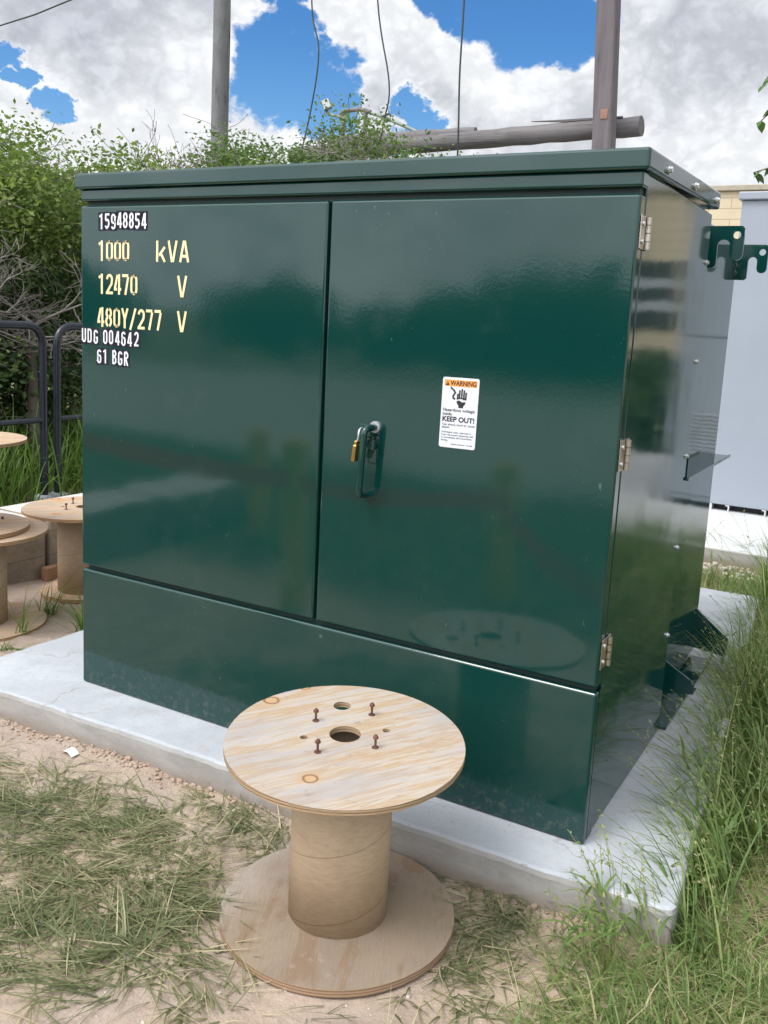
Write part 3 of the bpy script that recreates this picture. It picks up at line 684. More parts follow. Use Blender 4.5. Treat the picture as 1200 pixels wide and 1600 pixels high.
# ------------------------------------------------------------------ wooden cable spools
def circ(cx, cy, r, n=20): return [(cx+r*math.cos(2*math.pi*i/n), cy+r*math.sin(2*math.pi*i/n)) for i in range(n)]
def spool(loc, label, Rt=.283, Rb=.283, rd_=.120, H=.422, group=None, tilt=(0, 0), top=None, base=None, nails=True):
    """loc is the middle of the underside"""
    t = thing('cable_spool', loc, label, 'cable spool', group); lx, ly, lz = loc
    th = .014
    def wob(n, r, s): 
        q = random.Random(s); ph = q.random()*6
        return [((r+.0012*math.sin(3*a+ph)+q.uniform(-.0006, .0006))*math.cos(a), (r+.0012*math.sin(2*a+ph))*math.sin(a)) for a in [2*math.pi*i/n for i in range(n)]]
    b = MB().sheet(wob(96, Rb, 1), [circ(0, 0, .038)], lambda u, v, w: (lx+u, ly+v, lz+.001+w), .018); b.build('flange', base or M['ply_base'], t, label='dirty brown lower plywood flange lying on the ground')
    dr = MB(); n = 64
    vs = []; zz = [.019, H-th-.001]
    for r in (rd_, rd_-.012):
        for z in zz: vs += [(lx+r*math.cos(2*math.pi*i/n), ly+r*math.sin(2*math.pi*i/n), lz+z+(tilt[0]*r*math.cos(2*math.pi*i/n)+tilt[1]*r*math.sin(2*math.pi*i/n) if z > .1 else 0)) for i in range(n)]
    fs = []
    for i in range(n):
        j = (i+1) % n; fs += [[i, j, n+j, n+i], [2*n+i, 3*n+i, 3*n+j, 2*n+j], [n+i, n+j, 3*n+j, 3*n+i], [i, 2*n+i, 2*n+j, j]]
    dr.add(vs, fs, 0, True); dob = dr.build('drum', M['kraft'], t)
    for p in dob.data.polygons: p.use_smooth = abs(p.normal.z) < .5
    hx, hy = -.015, .023                                        # the hole pattern sits a little off the middle
    hl = [circ(hx, hy, .038, 28), circ(-.098, .138, .022), circ(-.087, -.045, .0095, 12), circ(.057, .095, .0095, 12)]
    f3 = lambda u, v, w: (lx+u, ly+v, lz+H-th+w+tilt[0]*u+tilt[1]*v)
    tp = MB().sheet(wob(120, Rt, 2), hl, f3, th); tp = tp.build('flange', top or M['ply_top'], t, label='pale weathered upper plywood flange with striped grain')
    if nails:
        for (u, v) in ((-.109, .036), (-.012, .141), (-.023, -.082), (.076, .011)):
            x, y, z = f3(u, v, th); hgt = .024
            MB().tube([(x, y, z-.01), (x, y, z+hgt)], .0030, 8).tube([(x, y, z+hgt-.001), (x, y, z+hgt+.002), (x, y, z+hgt+.006), (x, y, z+hgt+.008)], [.0066, .0069, .0048, .003], 12).tube([(x, y, z+.0002), (x, y, z+.0018)], .0085, 12).build('screw', M['rust'], t)
    return t
spool((1.389, -.457, -.106), 'empty wooden cable spool standing alone on the dirt in front of the green doors', H=.452, tilt=(-.033, .054))
def ply_variant(name, src, tint):
    mt = src.copy(); mt.name = name; nt = mt.node_tree; bn = [n for n in nt.nodes if n.type == 'BSDF_PRINCIPLED'][0]
    lk = bn.inputs['Base Color'].links[0]; s0 = lk.from_socket
    mx = nt.nodes.new('ShaderNodeMix'); mx.data_type = 'RGBA'; mx.blend_type = 'MULTIPLY'; mx.inputs[0].default_value = 1
    nt.links.new(s0, mx.inputs[6]); mx.inputs[7].default_value = (*tint, 1); nt.links.new(mx.outputs[2], bn.inputs['Base Color']); return mt
tanply = ply_variant('tan_plywood', M['ply_top'], (1.18, 1.04, .90))
GL = 'wooden cable spools by the block wall'
spool((-1.03, .335, -.098), 'wooden cable spool at the left edge with another spool stacked on its top', Rt=.292, H=.436, group=GL, top=tanply, base=tanply)
spool((-1.07, .30, .340), 'smaller wooden spool stacked on top of another spool at the left edge', Rt=.262, Rb=.268, rd_=.085, H=.40, group=GL, top=tanply, base=tanply, nails=False)
spool((-1.075, .965, -.104), 'wooden cable spool half hidden behind the left edge of the green cabinet', Rt=.285, Rb=.20, H=.436, group=GL, top=tanply, base=tanply)

# ------------------------------------------------------------------ block wall, railing
w = thing('retaining_wall', (-1.46, 1.2, -.1), 'low old concrete block wall behind the spools by the tall grass', 'wall')
wb = MB(); y = -3.0; k = 0
rr = random.Random(2)
ends = [-3, -1.9, -.85, .20, 1.055, 2.1, 3.2, 4.2]
for a, c in zip(ends[:-1], ends[1:]):
    ww = MB().box((-1.86, a+.012, -.25), (-1.435+rr.uniform(-.006, .006), c-.012, .205), .012, seg=2).build('block', M['wall'], w)
MB().box((-1.84, -3, -.25), (-1.47, 4.2, .17)).build('core', M['wall'], w)
MB().box((-1.43, 1.00, -.125), (-1.38, 1.45, -.045), .006).build('kicker_board', ply_variant('red_board', M['bark'], (2.6, 1.7, 1.3)), w)
RX = -2.28
def rail(y0, y1, label, first):
    t = thing('tube_railing', (RX, (y0+y1)/2, .16), label, 'railing', 'black tube railings on the block wall')
    zt, zb, r = 1.195, .10, .024
    MB().tube(fillet([(RX, y0, zb), (RX, y0, zt), (RX, y1, zt), (RX, y1, zb)], .13, 8), r, 14).build('frame', M['rail'], t)
    MB().cyl((RX, y0+.02, .605), (RX, y1-.02, .605), .018, 12).build('mid_rail', M['rail'], t)
    for y in (y0, y1):
        b = MB(); n = 12
        for i in range(n):
            a = 2*math.pi*i/n; c, s = math.cos(a), math.sin(a)
            b.prism([(RX+c*.024-s*.005, y+s*.024+c*.005, .0), (RX+c*.024+s*.005, y+s*.024-c*.005, .0), (RX+c*.060+s*.006, y+s*.060-c*.006, .0), (RX+c*.060-s*.006, y+s*.060+c*.006, .0)], (0, 0, .118))
        b.tube([(RX, y, -.02), (RX, y, .04), (RX, y, .125)], [.066, .056, .044], 24)
        b.build('socket', M['socket'], t)
rail(-.28, 1.735, 'black tube railing panel at the left edge behind the stacked spools', True)
rail(1.842, 3.86, 'black tube railing panel half hidden behind the green cabinet', False)

# ------------------------------------------------------------------ grey cabinet, building
gc = thing('switchgear_cabinet', (2.02, 5.7, 0), 'tall plain light grey steel cabinet on the white concrete pad', 'cabinet')
G = M['grey_cab']
MB().box((1.19, 5.22, .050), (2.86, 6.3, 2.36), .006).build('body', G, gc)
MB().box((1.165, 5.19, 2.362), (2.885, 6.33, 2.42), .008).build('roof', G, gc)
for x in (1.20, 1.33, 1.60, 2.2, 2.8):
    MB().box((x, 5.225, .001), (x+.008, 6.28, .049)).box((x-.02, 5.225, .041), (x, 6.28, .049)).build('skid', M['white'], gc)
MB().box((1.22, 5.30, .002), (2.84, 6.26, .048)).build('underside_shade', M['dark'], gc)  # dark block put in for the shade between the skids
MB().box((2.02, 5.207, .10), (2.84, 5.219, 1.33), .003).build('door', G, gc)
MB().box((2.02, 5.207, 1.345), (2.84, 5.219, 2.33), .003).build('door', G, gc)
lv_ = MB()
for i in range(12): lv_.box((2.25, 5.195, .40+i*.03), (2.65, 5.206, .415+i*.03), .002)
lv_.build('louver_panel', M['socket'], gc)
bd = thing('block_building', (3, 14, -.1), 'long tan block building with a flat roof behind the grey cabinet', 'building')
MB().box((-4.5, 12, -.3), (17, 20, 3.44)).build('wall', M['block'], bd)
MB().box((-4.56, 11.94, 3.442), (17.06, 20.06, 3.52), .01).build('coping', simple('coping', (.40, .36, .29), (.34, .30, .24), .8), bd)
for x in (4.4, 7.2, 11):
    wf = MB().box((x, 11.93, 1.45), (x+1.5, 11.995, 2.45), .01).build('window', M['dark'], bd)
    sl = MB()
    for i in range(2): sl.box((x+.04, 11.90, 1.70+i*.34), (x+1.46, 11.928, 1.84+i*.34), .004)
    sl.build('shutter', M['socket'], wf)

# ------------------------------------------------------------------ poles, log, cables, lamps
def wobble_tube(p0, p1, r0, r1, n, seed, amp=.01, k=14):
    rr = random.Random(seed); p0, p1 = Vector(p0), Vector(p1); pts = []; rs = []
    for i in range(k+1):
        f = i/k; pts.append(p0.lerp(p1, f)+Vector((rr.uniform(-amp, amp), rr.uniform(-amp, amp), rr.uniform(-amp, amp)*.3))); rs.append((r0+(r1-r0)*f)*(1+rr.uniform(-.03, .03)))
    return MB().tube(pts, rs, n)
tag(wobble_tube((-5.32, 6.95, -.2), (-5.36, 6.98, 9.5), .112, .100, 20, 1).build('utility_pole', M['pole_grey'], origin=(-5.32, 6.95, 0)), 'round grey weathered utility pole rising behind the bushes', 'utility pole')
qx, qy = -.385, 6.72
pb = MB()
prof = [(a*.74, c*.74) for a, c in [(-.115, -.12), (.115, -.12), (.125, -.11), (.125, .11), (.115, .12), (-.115, .12), (-.125, .11), (-.125, -.11)]]
vs = []
for z, dx in ((-.2, .0), (3.1, 0.0), (5.0, -.10), (9.0, -.31)): vs += [(qx+a*1.0+dx, qy+c, z) for a, c in prof]
pb.add(vs, [[L*8+i, L*8+(i+1) % 8, (L+1)*8+(i+1) % 8, (L+1)*8+i] for L in range(3) for i in range(8)]); pb.add(vs[-8:], [list(range(8))])
pb = pb.build('timber_post', M['pole_brown'], origin=(qx, qy, 0)); tag(pb, 'square brown timber post in front of the horizontal log', 'post')
MB().box((qx-.03, qy-.095, 3.33), (qx+.04, qy-.0895, 3.42)).build('tag_plate', simple('rusty_plate', (.30, .17, .12), (.24, .13, .10), .8), None).parent = pb
pl = [o for o in COL.objects if o.name.startswith('tag_plate')][0]; pl.location = (-qx, -qy, 0)
tag(wobble_tube((-.12, 7.0, 3.325), (-4.3, 7.06, 3.235), .094, .088, 18, 5, .014, 22).build('log', M['log'], origin=(-2, 7, 3.2)), 'grey weathered log lying level behind the square brown post', 'log')
tag(wobble_tube((-2.0, 7.26, 3.40), (-3.9, 7.30, 3.38), .075, .10, 14, 8, .01).build('log', M['log'], origin=(-3, 7.35, 3.4)), 'shorter grey log end lying beside the long log above the lid', 'log')
tag(MB().prism([(-1.25, 6.96, 3.425), (-.30, 6.96, 3.42), (-.30, 6.96, 3.405), (-.9, 6.96, 3.40)], (0, .03, 0)).build('wood_splinter', M['log'], origin=(-.7, 6.9, 3.39)), 'thin split sliver of wood lifting off the top of the log', 'splinter')
for x in (-2.75, -4.1):
    tag(wobble_tube((x, 7.03, -.1), (x, 7.03, 3.14), .11, .10, 14, 9).build('support_post', M['pole_grey'], origin=(x, 7.2, 0)), 'grey wooden post carrying the far end of the log' if x < -3 else 'grey wooden post under the log near the short log end', 'post')
def cable(pts, r, label):
    P_ = [Vector(p) for p in pts]; out = []
    for i in range(len(P_)-1):
        a, b_, c, e = P_[max(i-1, 0)], P_[i], P_[i+1], P_[min(i+2, len(P_)-1)]
        for j in range(8):
            t = j/8; out.append(.5*((2*b_)+(c-a)*t+(2*a-5*b_+4*c-e)*t*t+(3*b_-a-3*c+e)*t**3))
    out.append(P_[-1]); tag(MB().tube(out, r, 7).build('cable', M['cable'], origin=tuple(P_[0])), label, 'cable')
cable([(-4.08, 6.9, 8.2), (-4.02, 6.9, 6.5), (-3.983, 6.9, 4.885), (-3.861, 6.9, 4.326), (-3.947, 6.9, 3.672), (-4.15, 6.9, 2.9)], .009, 'dark cable hanging down beside the left lamp, furthest left of three')
cable([(-3.35, 6.9, 8.2), (-3.25, 6.9, 6.4), (-3.108, 6.9, 4.783), (-2.913, 6.9, 3.908), (-2.955, 6.9, 3.509), (-3.1, 6.9, 2.8)], .009, 'bowed dark cable hanging beside the right lamp, middle of three')
cable([(-2.02, 6.7, 8.2), (-2.00, 6.72, 6), (-1.985, 6.75, 4.63), (-1.985, 6.75, 3.9), (-1.965, 6.76, 3.31), (-1.965, 6.8, 2.6)], .010, 'straight dark cable hanging down in front of the log')
cable([(-5.36, 6.98, 8.3), (-3.7, 6.95, 8.17), (-2.0, 6.78, 8.15), (-.66, 6.72, 8.3)], .012, 'overhead cable strung between the round pole and the square post')
cable([(-18, 9, 5.55), (-12.029, 9, 6.056), (-10.281, 9, 6.268), (-5, 9, 7.1)], .013, 'thin overhead wire crossing the top left corner of the sky')
ga = thing('lamp_gantry', (-4.6, 9, 0), 'pipe frame with two small floodlights above the bushes', 'lamp frame')
MB().tube([(-5.15, 9, 4.20), (-5.05, 9, 4.15), (-4.93, 9, 4.125), (-4.85, 9, 4.09)], .018, 8).tube([(-4.42, 9, 4.14), (-4.1, 9, 4.03), (-3.70, 9, 3.863), (-3.3, 9, 3.7)], .022, 8).build('pipe', M['pipe'], ga)
MB().tube([(-4.92, 9, 4.15), (-4.86, 9, 4.19), (-4.6, 9, 4.20), (-4.42, 9, 4.15)], .03, 8).build('arch', simple('arch_paint', (.20, .175, .17), (.16, .14, .135), .7), ga)
for x in (-4.86, -4.5): MB().cyl((x, 9, -.1), (x, 9, 4.16), .03, 8).build('upright', M['pole_grey'], ga)
for x, z in ((-5.13, 4.29), (-4.19, 4.15)):
    mt_ = Matrix.Translation((x, 8.97, z)) @ Matrix.Rotation(R(-25), 4, 'Y') @ Matrix.Rotation(R(20), 4, 'Z')
    f_ = MB().box((-.06, -.02, -.075), (.06, .03, .075), .008, mat=mt_).build('floodlight', M['lamp_grey'], ga)
    MB().box((-.05, -.026, -.062), (.05, -.0205, .062), mat=mt_).build('lens', M['lamp_glass'], f_)
    MB().tube([(x, 9, z-.06), (x-.02, 9, z-.11)], .012, 6).build('bracket', M['lamp_grey'], f_)

# ------------------------------------------------------------------ behind the camera: bollards, tape (mirrored in the doors)
for x, y, h, lab in ((.74, -2.05, .66, 'yellow steel bollard with red tape, nearer the front spool'), (-.10, -1.42, .76, 'yellow steel bollard with red tape, left of the other bollard'), (-1.0, -2.3, .66, 'far yellow steel bollard beyond the other two')):
    tag(MB().tube([(x, y, -.3), (x, y, h-.05), (x, y, h-.02), (x, y, h)], [.068, .068, .055, .02], 24).build('bollard', M['yellow'], origin=(x, y, -.1)), lab, 'bollard', 'yellow bollards')
def tape(pts, label, seed):
    rr = random.Random(seed); b = MB(); L = []
    for i in range(len(pts)-1):
        a, c = Vector(pts[i]), Vector(pts[i+1])
        for j in range(8):
            t = j/8; p = a.lerp(c, t); p.z -= .05*4*t*(1-t); L.append(p)
    L.append(Vector(pts[-1])); w_ = .046
    vs = []
    for i, p in enumerate(L): tw = .3*math.sin(i*.7+seed); vs += [p+Vector((0, math.sin(tw)*w_, math.cos(tw)*w_)), p-Vector((0, math.sin(tw)*w_, math.cos(tw)*w_))]
    b.add(vs, [[2*i, 2*i+1, 2*i+3, 2*i+2] for i in range(len(L)-1)], 0, True)
    vs2 = [v+Vector((0, -.0008, 0)) for v in vs]; b.add(vs2, [[2*i, 2*i+2, 2*i+3, 2*i+1] for i in range(len(L)-1)], 0, True)
    tag(b.build('caution_tape', M['red_tape'], origin=pts[0], recalc=False), label, 'tape')
tape([(-2.6, -1.7, .60), (-.10, -1.345, .56), (.74, -1.975, .50)], 'red plastic tape strung between the yellow bollards', 1)
tape([(.74, -1.97, .50), (1.25, -2.02, .10), (1.5, -2.1, -.07)], 'loose red tape end drooping from the bollard to the ground', 3)

# ------------------------------------------------------------------ vegetation
def blades(base, az, lean, length, width, curl, seg=4, rs=None, ground=True, fold=0):
    """arrays of blade bases -> ribbons; lean from vertical (rad), curl = extra bend to the tip"""
    n = len(base); P_ = np.zeros((n, seg+1, 3)); P_[:, 0] = base
    dxy = np.stack([np.cos(az), np.sin(az)], -1); side = np.stack([-np.sin(az), np.cos(az), np.zeros(n)], -1)
    sw = (rs or rng).normal(0, .25, n)
    for i in range(seg):
        th = np.minimum(lean + curl*((i+.5)/seg)**1.5, 2.6)
        a2 = az + sw*(i/seg); dxy = np.stack([np.cos(a2), np.sin(a2)], -1)
        st = length/seg
        P_[:, i+1, :2] = P_[:, i, :2] + dxy*(np.sin(th)*st)[:, None]
        P_[:, i+1, 2] = P_[:, i, 2] + np.cos(th)*st
        if ground:
            gz = ground_h(P_[:, i+1, 0], P_[:, i+1, 1])+.003+.006*(i+1)/seg
            P_[:, i+1, 2] = np.maximum(P_[:, i+1, 2], gz)
    tp = np.linspace(0, 1, seg+1); wd = (1-tp**1.8)*.92+.08
    off = side[:, None, :]*(wd[None, :]*width[:, None]/2)[..., None]
    V = np.stack([P_-off, P_+off], 2).reshape(-1, 3)
    k = 2*(seg+1); o = (np.arange(n)*k)[:, None, None]; i = np.arange(seg)[None, :, None]*2
    F = (o + i + np.array([0, 1, 3, 2])[None, None, :]).reshape(-1, 4)
    return V, F, k
def grass(name, base, az, lean, length, width, curl, tone, mat, seg=4, label=None, kind='stuff', parent=None, origin=(0, 0, 0), ground=True, cat=None):
    V, F, k = blades(base, az, lean, length, width, curl, seg, ground=ground)
    o = fast_mesh(name, V, F, mat, np.repeat(tone, k), parent, origin)
    return tag(o, label, cat, kind=kind)
def in_spool(p, r=.285): return np.hypot(p[:, 0]-1.389, p[:, 1]+.457) < r
# trampled grass in front (tufts combed down flat)
tuf = []
def patch(cx, cy, sx, sy, n, az0, azs, ln):
    for _ in range(n): tuf.append((cx+rng.normal(0, sx), cy+rng.normal(0, sy), az0+rng.normal(0, azs), ln*rng.uniform(.7, 1.25)))
patch(.32, -.55, .14, .10, 62, -2.4, .6, .15); patch(.55, -.50, .12, .09, 46, -.6, .8, .13); patch(.80, -.44, .10, .06, 46, -2.0, .9, .12)
patch(.74, -.68, .15, .12, 74, -1.2, .9, .15); patch(.98, -.62, .12, .11, 66, -.4, .8, .15); patch(.95, -.88, .13, .10, 70, -2.3, .8, .15); patch(.62, -.86, .14, .10, 50, -2.0, .8, .15)
patch(1.03, -.27, .12, .04, 34, -2.2, 1., .12); patch(1.60, -.13, .08, .03, 26, -.4, .9, .11); patch(1.73, -.27, .06, .08, 44, -1.3, .6, .14); patch(1.68, -.42, .04, .06, 14, -1.0, .8, .12)
patch(1.16, -.80, .06, .06, 12, -1.2, 1., .13); patch(.45, -.40, .2, .06, 14, 0, 2, .10); patch(1.35, -.85, .2, .08, 10, 0, 3, .12); patch(1.80, -.50, .12, .10, 16, -.9, .9, .12)
B, A, LN, TO = [], [], [], []
for (x, y, a, l) in tuf:
    m_ = rng.integers(4, 12); tt = rng.normal(.42, .12)
    for _ in range(m_):
        B.append((x+rng.normal(0, .025), y+rng.normal(0, .025))); A.append(a+rng.normal(0, .5)); LN.append(l*rng.uniform(.45, 1.2)); TO.append(tt+rng.normal(0, .17) + (rng.random() < .10)*.4)
B = np.array(B); A = np.array(A); LN = np.array(LN); TO = np.clip(np.array(TO), 0, 1)
k_ = ~in_spool(B, .283) & (B[:, 1] < -.175+.03*(B[:, 0]-.5)); B, A, LN, TO = B[k_], A[k_], LN[k_], TO[k_]; n = len(B)
base = np.column_stack([B, ground_h(B[:, 0], B[:, 1])-.002])
grass('trampled_grass', base, A, rng.uniform(1.1, 1.56, n), LN, rng.uniform(.0022, .0055, n), rng.uniform(-.1, .5, n), TO, M['grass_flat'], 4, 'flattened green and straw grass on the dirt in front of the pad')
# scattered dry stalks lying on bare soil
n = 620; B = np.column_stack([rng.uniform(-.3, 2.15, n), rng.uniform(-1.15, -.22, n)]); B = B[~in_spool(B, .30)]; n = len(B)
base = np.column_stack([B, ground_h(B[:, 0], B[:, 1])+.003])
grass('dry_stalks', base, rng.uniform(0, 6.3, n), rng.uniform(1.3, 1.56, n), rng.uniform(.04, .16, n), rng.uniform(.0015, .003, n), rng.uniform(0, .4, n), np.where(rng.random(n) < .55, rng.uniform(.8, 1, n), rng.uniform(0, .3, n)), M['grass_flat'], 5, 'thin dry stalks scattered over the bare dirt')
# verge to the right of the pad
def right_edge(y): return 2.125 - .083*(np.asarray(y)+.15)
def verge(n, x0, x1, y0, y1, l0, l1, wd, dens=None):
    B = np.column_stack([rng.uniform(x0, x1, n), rng.uniform(y0, y1, n)])
    cl = vnoise(B[:, 0]*6+3, B[:, 1]*6+7, 21)+vnoise(B[:, 0]*15, B[:, 1]*15, 22)*.6
    k = (cl > rng.uniform(-.5, .25, n)); B = B[k]; n = len(B)
    return B, n
bs, az, le, ln_, wd_, cu, to = [], [], [], [], [], [], []
def addv(B, a, l, L, w_, c, t): bs.append(np.column_stack([B, ground_h(B[:, 0], B[:, 1])-.004])); az.append(a); le.append(l); ln_.append(L); wd_.append(w_); cu.append(c); to.append(np.clip(t, 0, 1))
for (nn, y0, y1, L0, L1, w0, w1) in ((15000, -.75, .35, .05, .16, .0028, .0060), (14000, .25, 1.6, .16, .36, .0035, .0075), (11000, 1.4, 4.2, .22, .46, .0045, .009)):
    B, n = verge(nn, 1.78, 3.5, y0, y1, 0, 0, 0)
    k = (B[:, 0] > right_edge(B[:, 1])+.012) | (B[:, 1] < -.20 + rng.normal(0, .02, n)); k &= ~((B[:, 1] < -.14) & (B[:, 0] < 1.97+rng.normal(0, .08, n)+np.maximum(0, (-.45-B[:, 1])*.1))); k &= ~((B[:, 1] > 2.85) & (B[:, 0] < 1.6))
    B = B[k]; n = len(B)
    gap = sstep(np.hypot(B[:, 0]-2.30, B[:, 1]-.05), .10, .24); k = rng.random(n) < .25+.75*gap; B = B[k]; n = len(B)
    a = np.pi + rng.normal(0, 1.5, n); hfac = .45+.8*np.clip((vnoise(B[:, 0]*3.1, B[:, 1]*3.1, 33)+.5), 0, 1)
    addv(B, a, np.abs(rng.normal(.85 if y0 < -.5 else .45, .40, n)), rng.uniform(L0, L1, n)*hfac, rng.uniform(w0, w1, n), rng.uniform(.3, 1.5, n), rng.normal(.40, .18, n)+(rng.random(n) < .12)*.45)
n = 1500; y_ = rng.uniform(-.16, 2.4, n); B = np.column_stack([right_edge(y_)+np.abs(rng.normal(.015, .06, n))+.012, y_]); cl = vnoise(B[:, 1]*7+2, B[:, 1]*3, 61) > rng.uniform(-.45, .3, n); B = B[cl]; n = len(B)
addv(B, np.pi+rng.normal(-.1, .7, n), rng.uniform(.15, .8, n), rng.uniform(.12, .34, n), rng.uniform(.003, .007, n), rng.uniform(.4, 1.5, n), rng.normal(.42, .18, n)+(rng.random(n) < .08)*.4)
# dry thatch under it
n = 11000; B = np.column_stack([rng.uniform(1.9, 3.0, n), rng.uniform(-.75, 1.6, n)]); B = B[(B[:, 0] > right_edge(B[:, 1])+.01) | (B[:, 1] < -.2)]; n = len(B)
addv(B, rng.uniform(0, 6.3, n), rng.uniform(1.1, 1.55, n), rng.uniform(.05, .18, n), rng.uniform(.002, .0035, n), rng.uniform(0, .5, n), rng.uniform(.6, 1, n))
grass('verge_grass', np.concatenate(bs), np.concatenate(az), np.concatenate(le), np.concatenate(ln_), np.concatenate(wd_), np.concatenate(cu), np.concatenate(to), M['grass_right'], 4, 'green unmown grass growing along the right side of the pad')
# seeding stems with spikelets leaning over the pad
vsA, fsA, tA = [], [], []
def seed_stem(p, az_, lean_, L, rr_):
    pts = [np.array(p, float)]; n_ = 9
    for i in range(n_):
        th = lean_+.55*(i/n_)**2; s_ = L/n_
        pts.append(pts[-1]+np.array([math.cos(az_)*math.sin(th)*s_, math.sin(az_)*math.sin(th)*s_, math.cos(th)*s_])); az_ += rr_.gauss(0, .06)
    pts = np.array(pts); sd_ = np.array([-math.sin(az_), math.cos(az_), 0])
    o = sum(len(v) for v in vsA); w_ = np.linspace(.0014, .0006, len(pts))[:, None]
    up_ = np.array([0, 0, 1.0])
    for ax in (sd_, up_):
        v = np.concatenate([pts-ax*w_, pts+ax*w_]); N_ = len(pts); o = sum(len(q) for q in vsA)
        vsA.append(v); tA.append(np.full(len(v), .55+.3*rr_.random())); fsA.extend([[o+i, o+i+1, o+N_+i+1, o+N_+i] for i in range(N_-1)])
    for i in range(5, n_+1):                                   # spikelets
        for k in range(2):
            c = pts[i]+np.array([rr_.gauss(0, .002) for _ in range(3)]); a = az_+rr_.choice((-1, 1))*rr_.uniform(.4, .9)
            e = rr_.uniform(-.2, .7); dv = np.array([math.cos(a)*math.cos(e), math.sin(a)*math.cos(e), math.sin(e)]); s2 = np.array([-math.sin(a), math.cos(a), 0]); l_ = rr_.uniform(.008, .016)
            v = np.array([c, c+dv*l_*.5+s2*.0028, c+dv*l_, c+dv*l_*.5-s2*.0028]); o = sum(len(q) for q in vsA); vsA.append(v); tA.append(np.full(4, rr_.uniform(.55, .95))); fsA.append([o, o+1, o+2, o+3])
    for k in range(rr_.randint(1, 3)):                          # leaf blades on the stem
        i = rr_.randint(1, 5); c = pts[i]; a = az_+rr_.gauss(0, 1.1); l_ = rr_.uniform(.06, .13); wb_ = rr_.uniform(.003, .0055); q = []
        pp = c.copy(); e = rr_.uniform(.4, 1.1)
        for j in range(5):
            s2 = np.array([-math.sin(a), math.cos(a), 0])*wb_*(1-(j/4)**2*.95); q += [pp-s2, pp+s2]
            pp = pp+np.array([math.cos(a)*math.cos(e), math.sin(a)*math.cos(e), math.sin(e)])*l_/4; e -= .35
        o = sum(len(z) for z in vsA); vsA.append(np.array(q)); tA.append(np.full(10, rr_.uniform(.2, .6))); fsA.extend([[o+2*j, o+2*j+1, o+2*j+3, o+2*j+2] for j in range(4)])
rr = random.Random(12)
for i in range(240):
    y = rr.uniform(-.1, 1.9) if i < 205 else rr.uniform(2.9, 4.0); x = right_edge(y)+rr.uniform(.02, .22) if i < 205 else rr.uniform(1.3, 2.6)
    L = rr.uniform(.25, .50) if y > .3 else rr.uniform(.18, .36)
    seed_stem((x, y, float(ground_h(x, y))), math.pi+rr.gauss(-.25, .75), rr.uniform(.25, .95), L, rr)
for i in range(26):
    x = rr.uniform(1.95, 2.15); y = rr.uniform(-.34, -.17); seed_stem((x, y, float(ground_h(x, y))), rr.uniform(1.6, 3.4), rr.uniform(.3, .8), rr.uniform(.14, .30), rr)
tag(fast_mesh('seeding_grass', np.concatenate(vsA), np.array(fsA), M['grass_right'], np.concatenate(tA)), 'thin seeding grass stems leaning over the right edge of the pad', kind='stuff')
# far grass strip between the two pads
n = 5000; B = np.column_stack([rng.uniform(.6, 4.5, n), rng.uniform(2.86, 3.74, n)]); base = np.column_stack([B, ground_h(B[:, 0], B[:, 1])])
cl = vnoise(B[:, 0]*3, B[:, 1]*3, 8) > rng.uniform(-.5, .1, n); base = base[cl & (B[:, 1] < 3.5)]; n = len(base)
grass('low_grass', base, rng.uniform(0, 6.3, n), np.abs(rng.normal(.7, .4, n)), rng.uniform(.08, .2, n), rng.uniform(.004, .008, n), rng.uniform(.2, 1, n), np.clip(rng.normal(.4, .2, n), 0, 1), M['grass_right'], 3, 'short green grass between the two concrete pads')
# tall grass behind the railing
B = np.column_stack([rng.uniform(-4.6, -1.95, 18000), rng.uniform(-.6, 5.2, 18000)]); cl = vnoise(B[:, 0]*2.2, B[:, 1]*2.2, 44) > rng.uniform(-.55, .15, len(B)); B = B[cl]; B = B[(np.abs(B[:, 0]-RX) > .13) & ((B[:, 0] < RX) | (rng.random(len(B)) < .12))]; n = len(B)
base = np.column_stack([B, ground_h(B[:, 0], B[:, 1])])
grass('tall_grass', base, rng.uniform(0, 6.3, n), np.abs(rng.normal(.22, .18, n)), rng.uniform(.45, 1.05, n)*(.6+.5*np.clip(vnoise(B[:, 0]*1.4, B[:, 1]*1.4, 45)+.5, 0, 1)), rng.uniform(.006, .014, n), rng.uniform(.4, 1.9, n), np.clip(rng.normal(.42, .2, n), 0, .93), M['grass_tall'], 6, 'tall bright green grass growing behind the black railing')
# grass on the wall top edge / behind camera rough grass seen only as reflection
B = np.column_stack([rng.uniform(-7, 7, 13000), rng.uniform(-5.1, -1.9, 13000)]); B = B[(np.hypot(B[:, 0]-2.44, B[:, 1]+2.18) > .9)]; n = len(B)
base = np.column_stack([B, ground_h(B[:, 0], B[:, 1])])
grass('rough_grass', base, rng.uniform(0, 6.3, n), np.abs(rng.normal(.6, .35, n)), rng.uniform(.12, .3, n), rng.uniform(.008, .016, n), rng.uniform(.3, 1.3, n), np.clip(rng.normal(.4, .2, n), 0, 1), M['grass_right'], 3, 'rough grass on the near side of the gravel road')
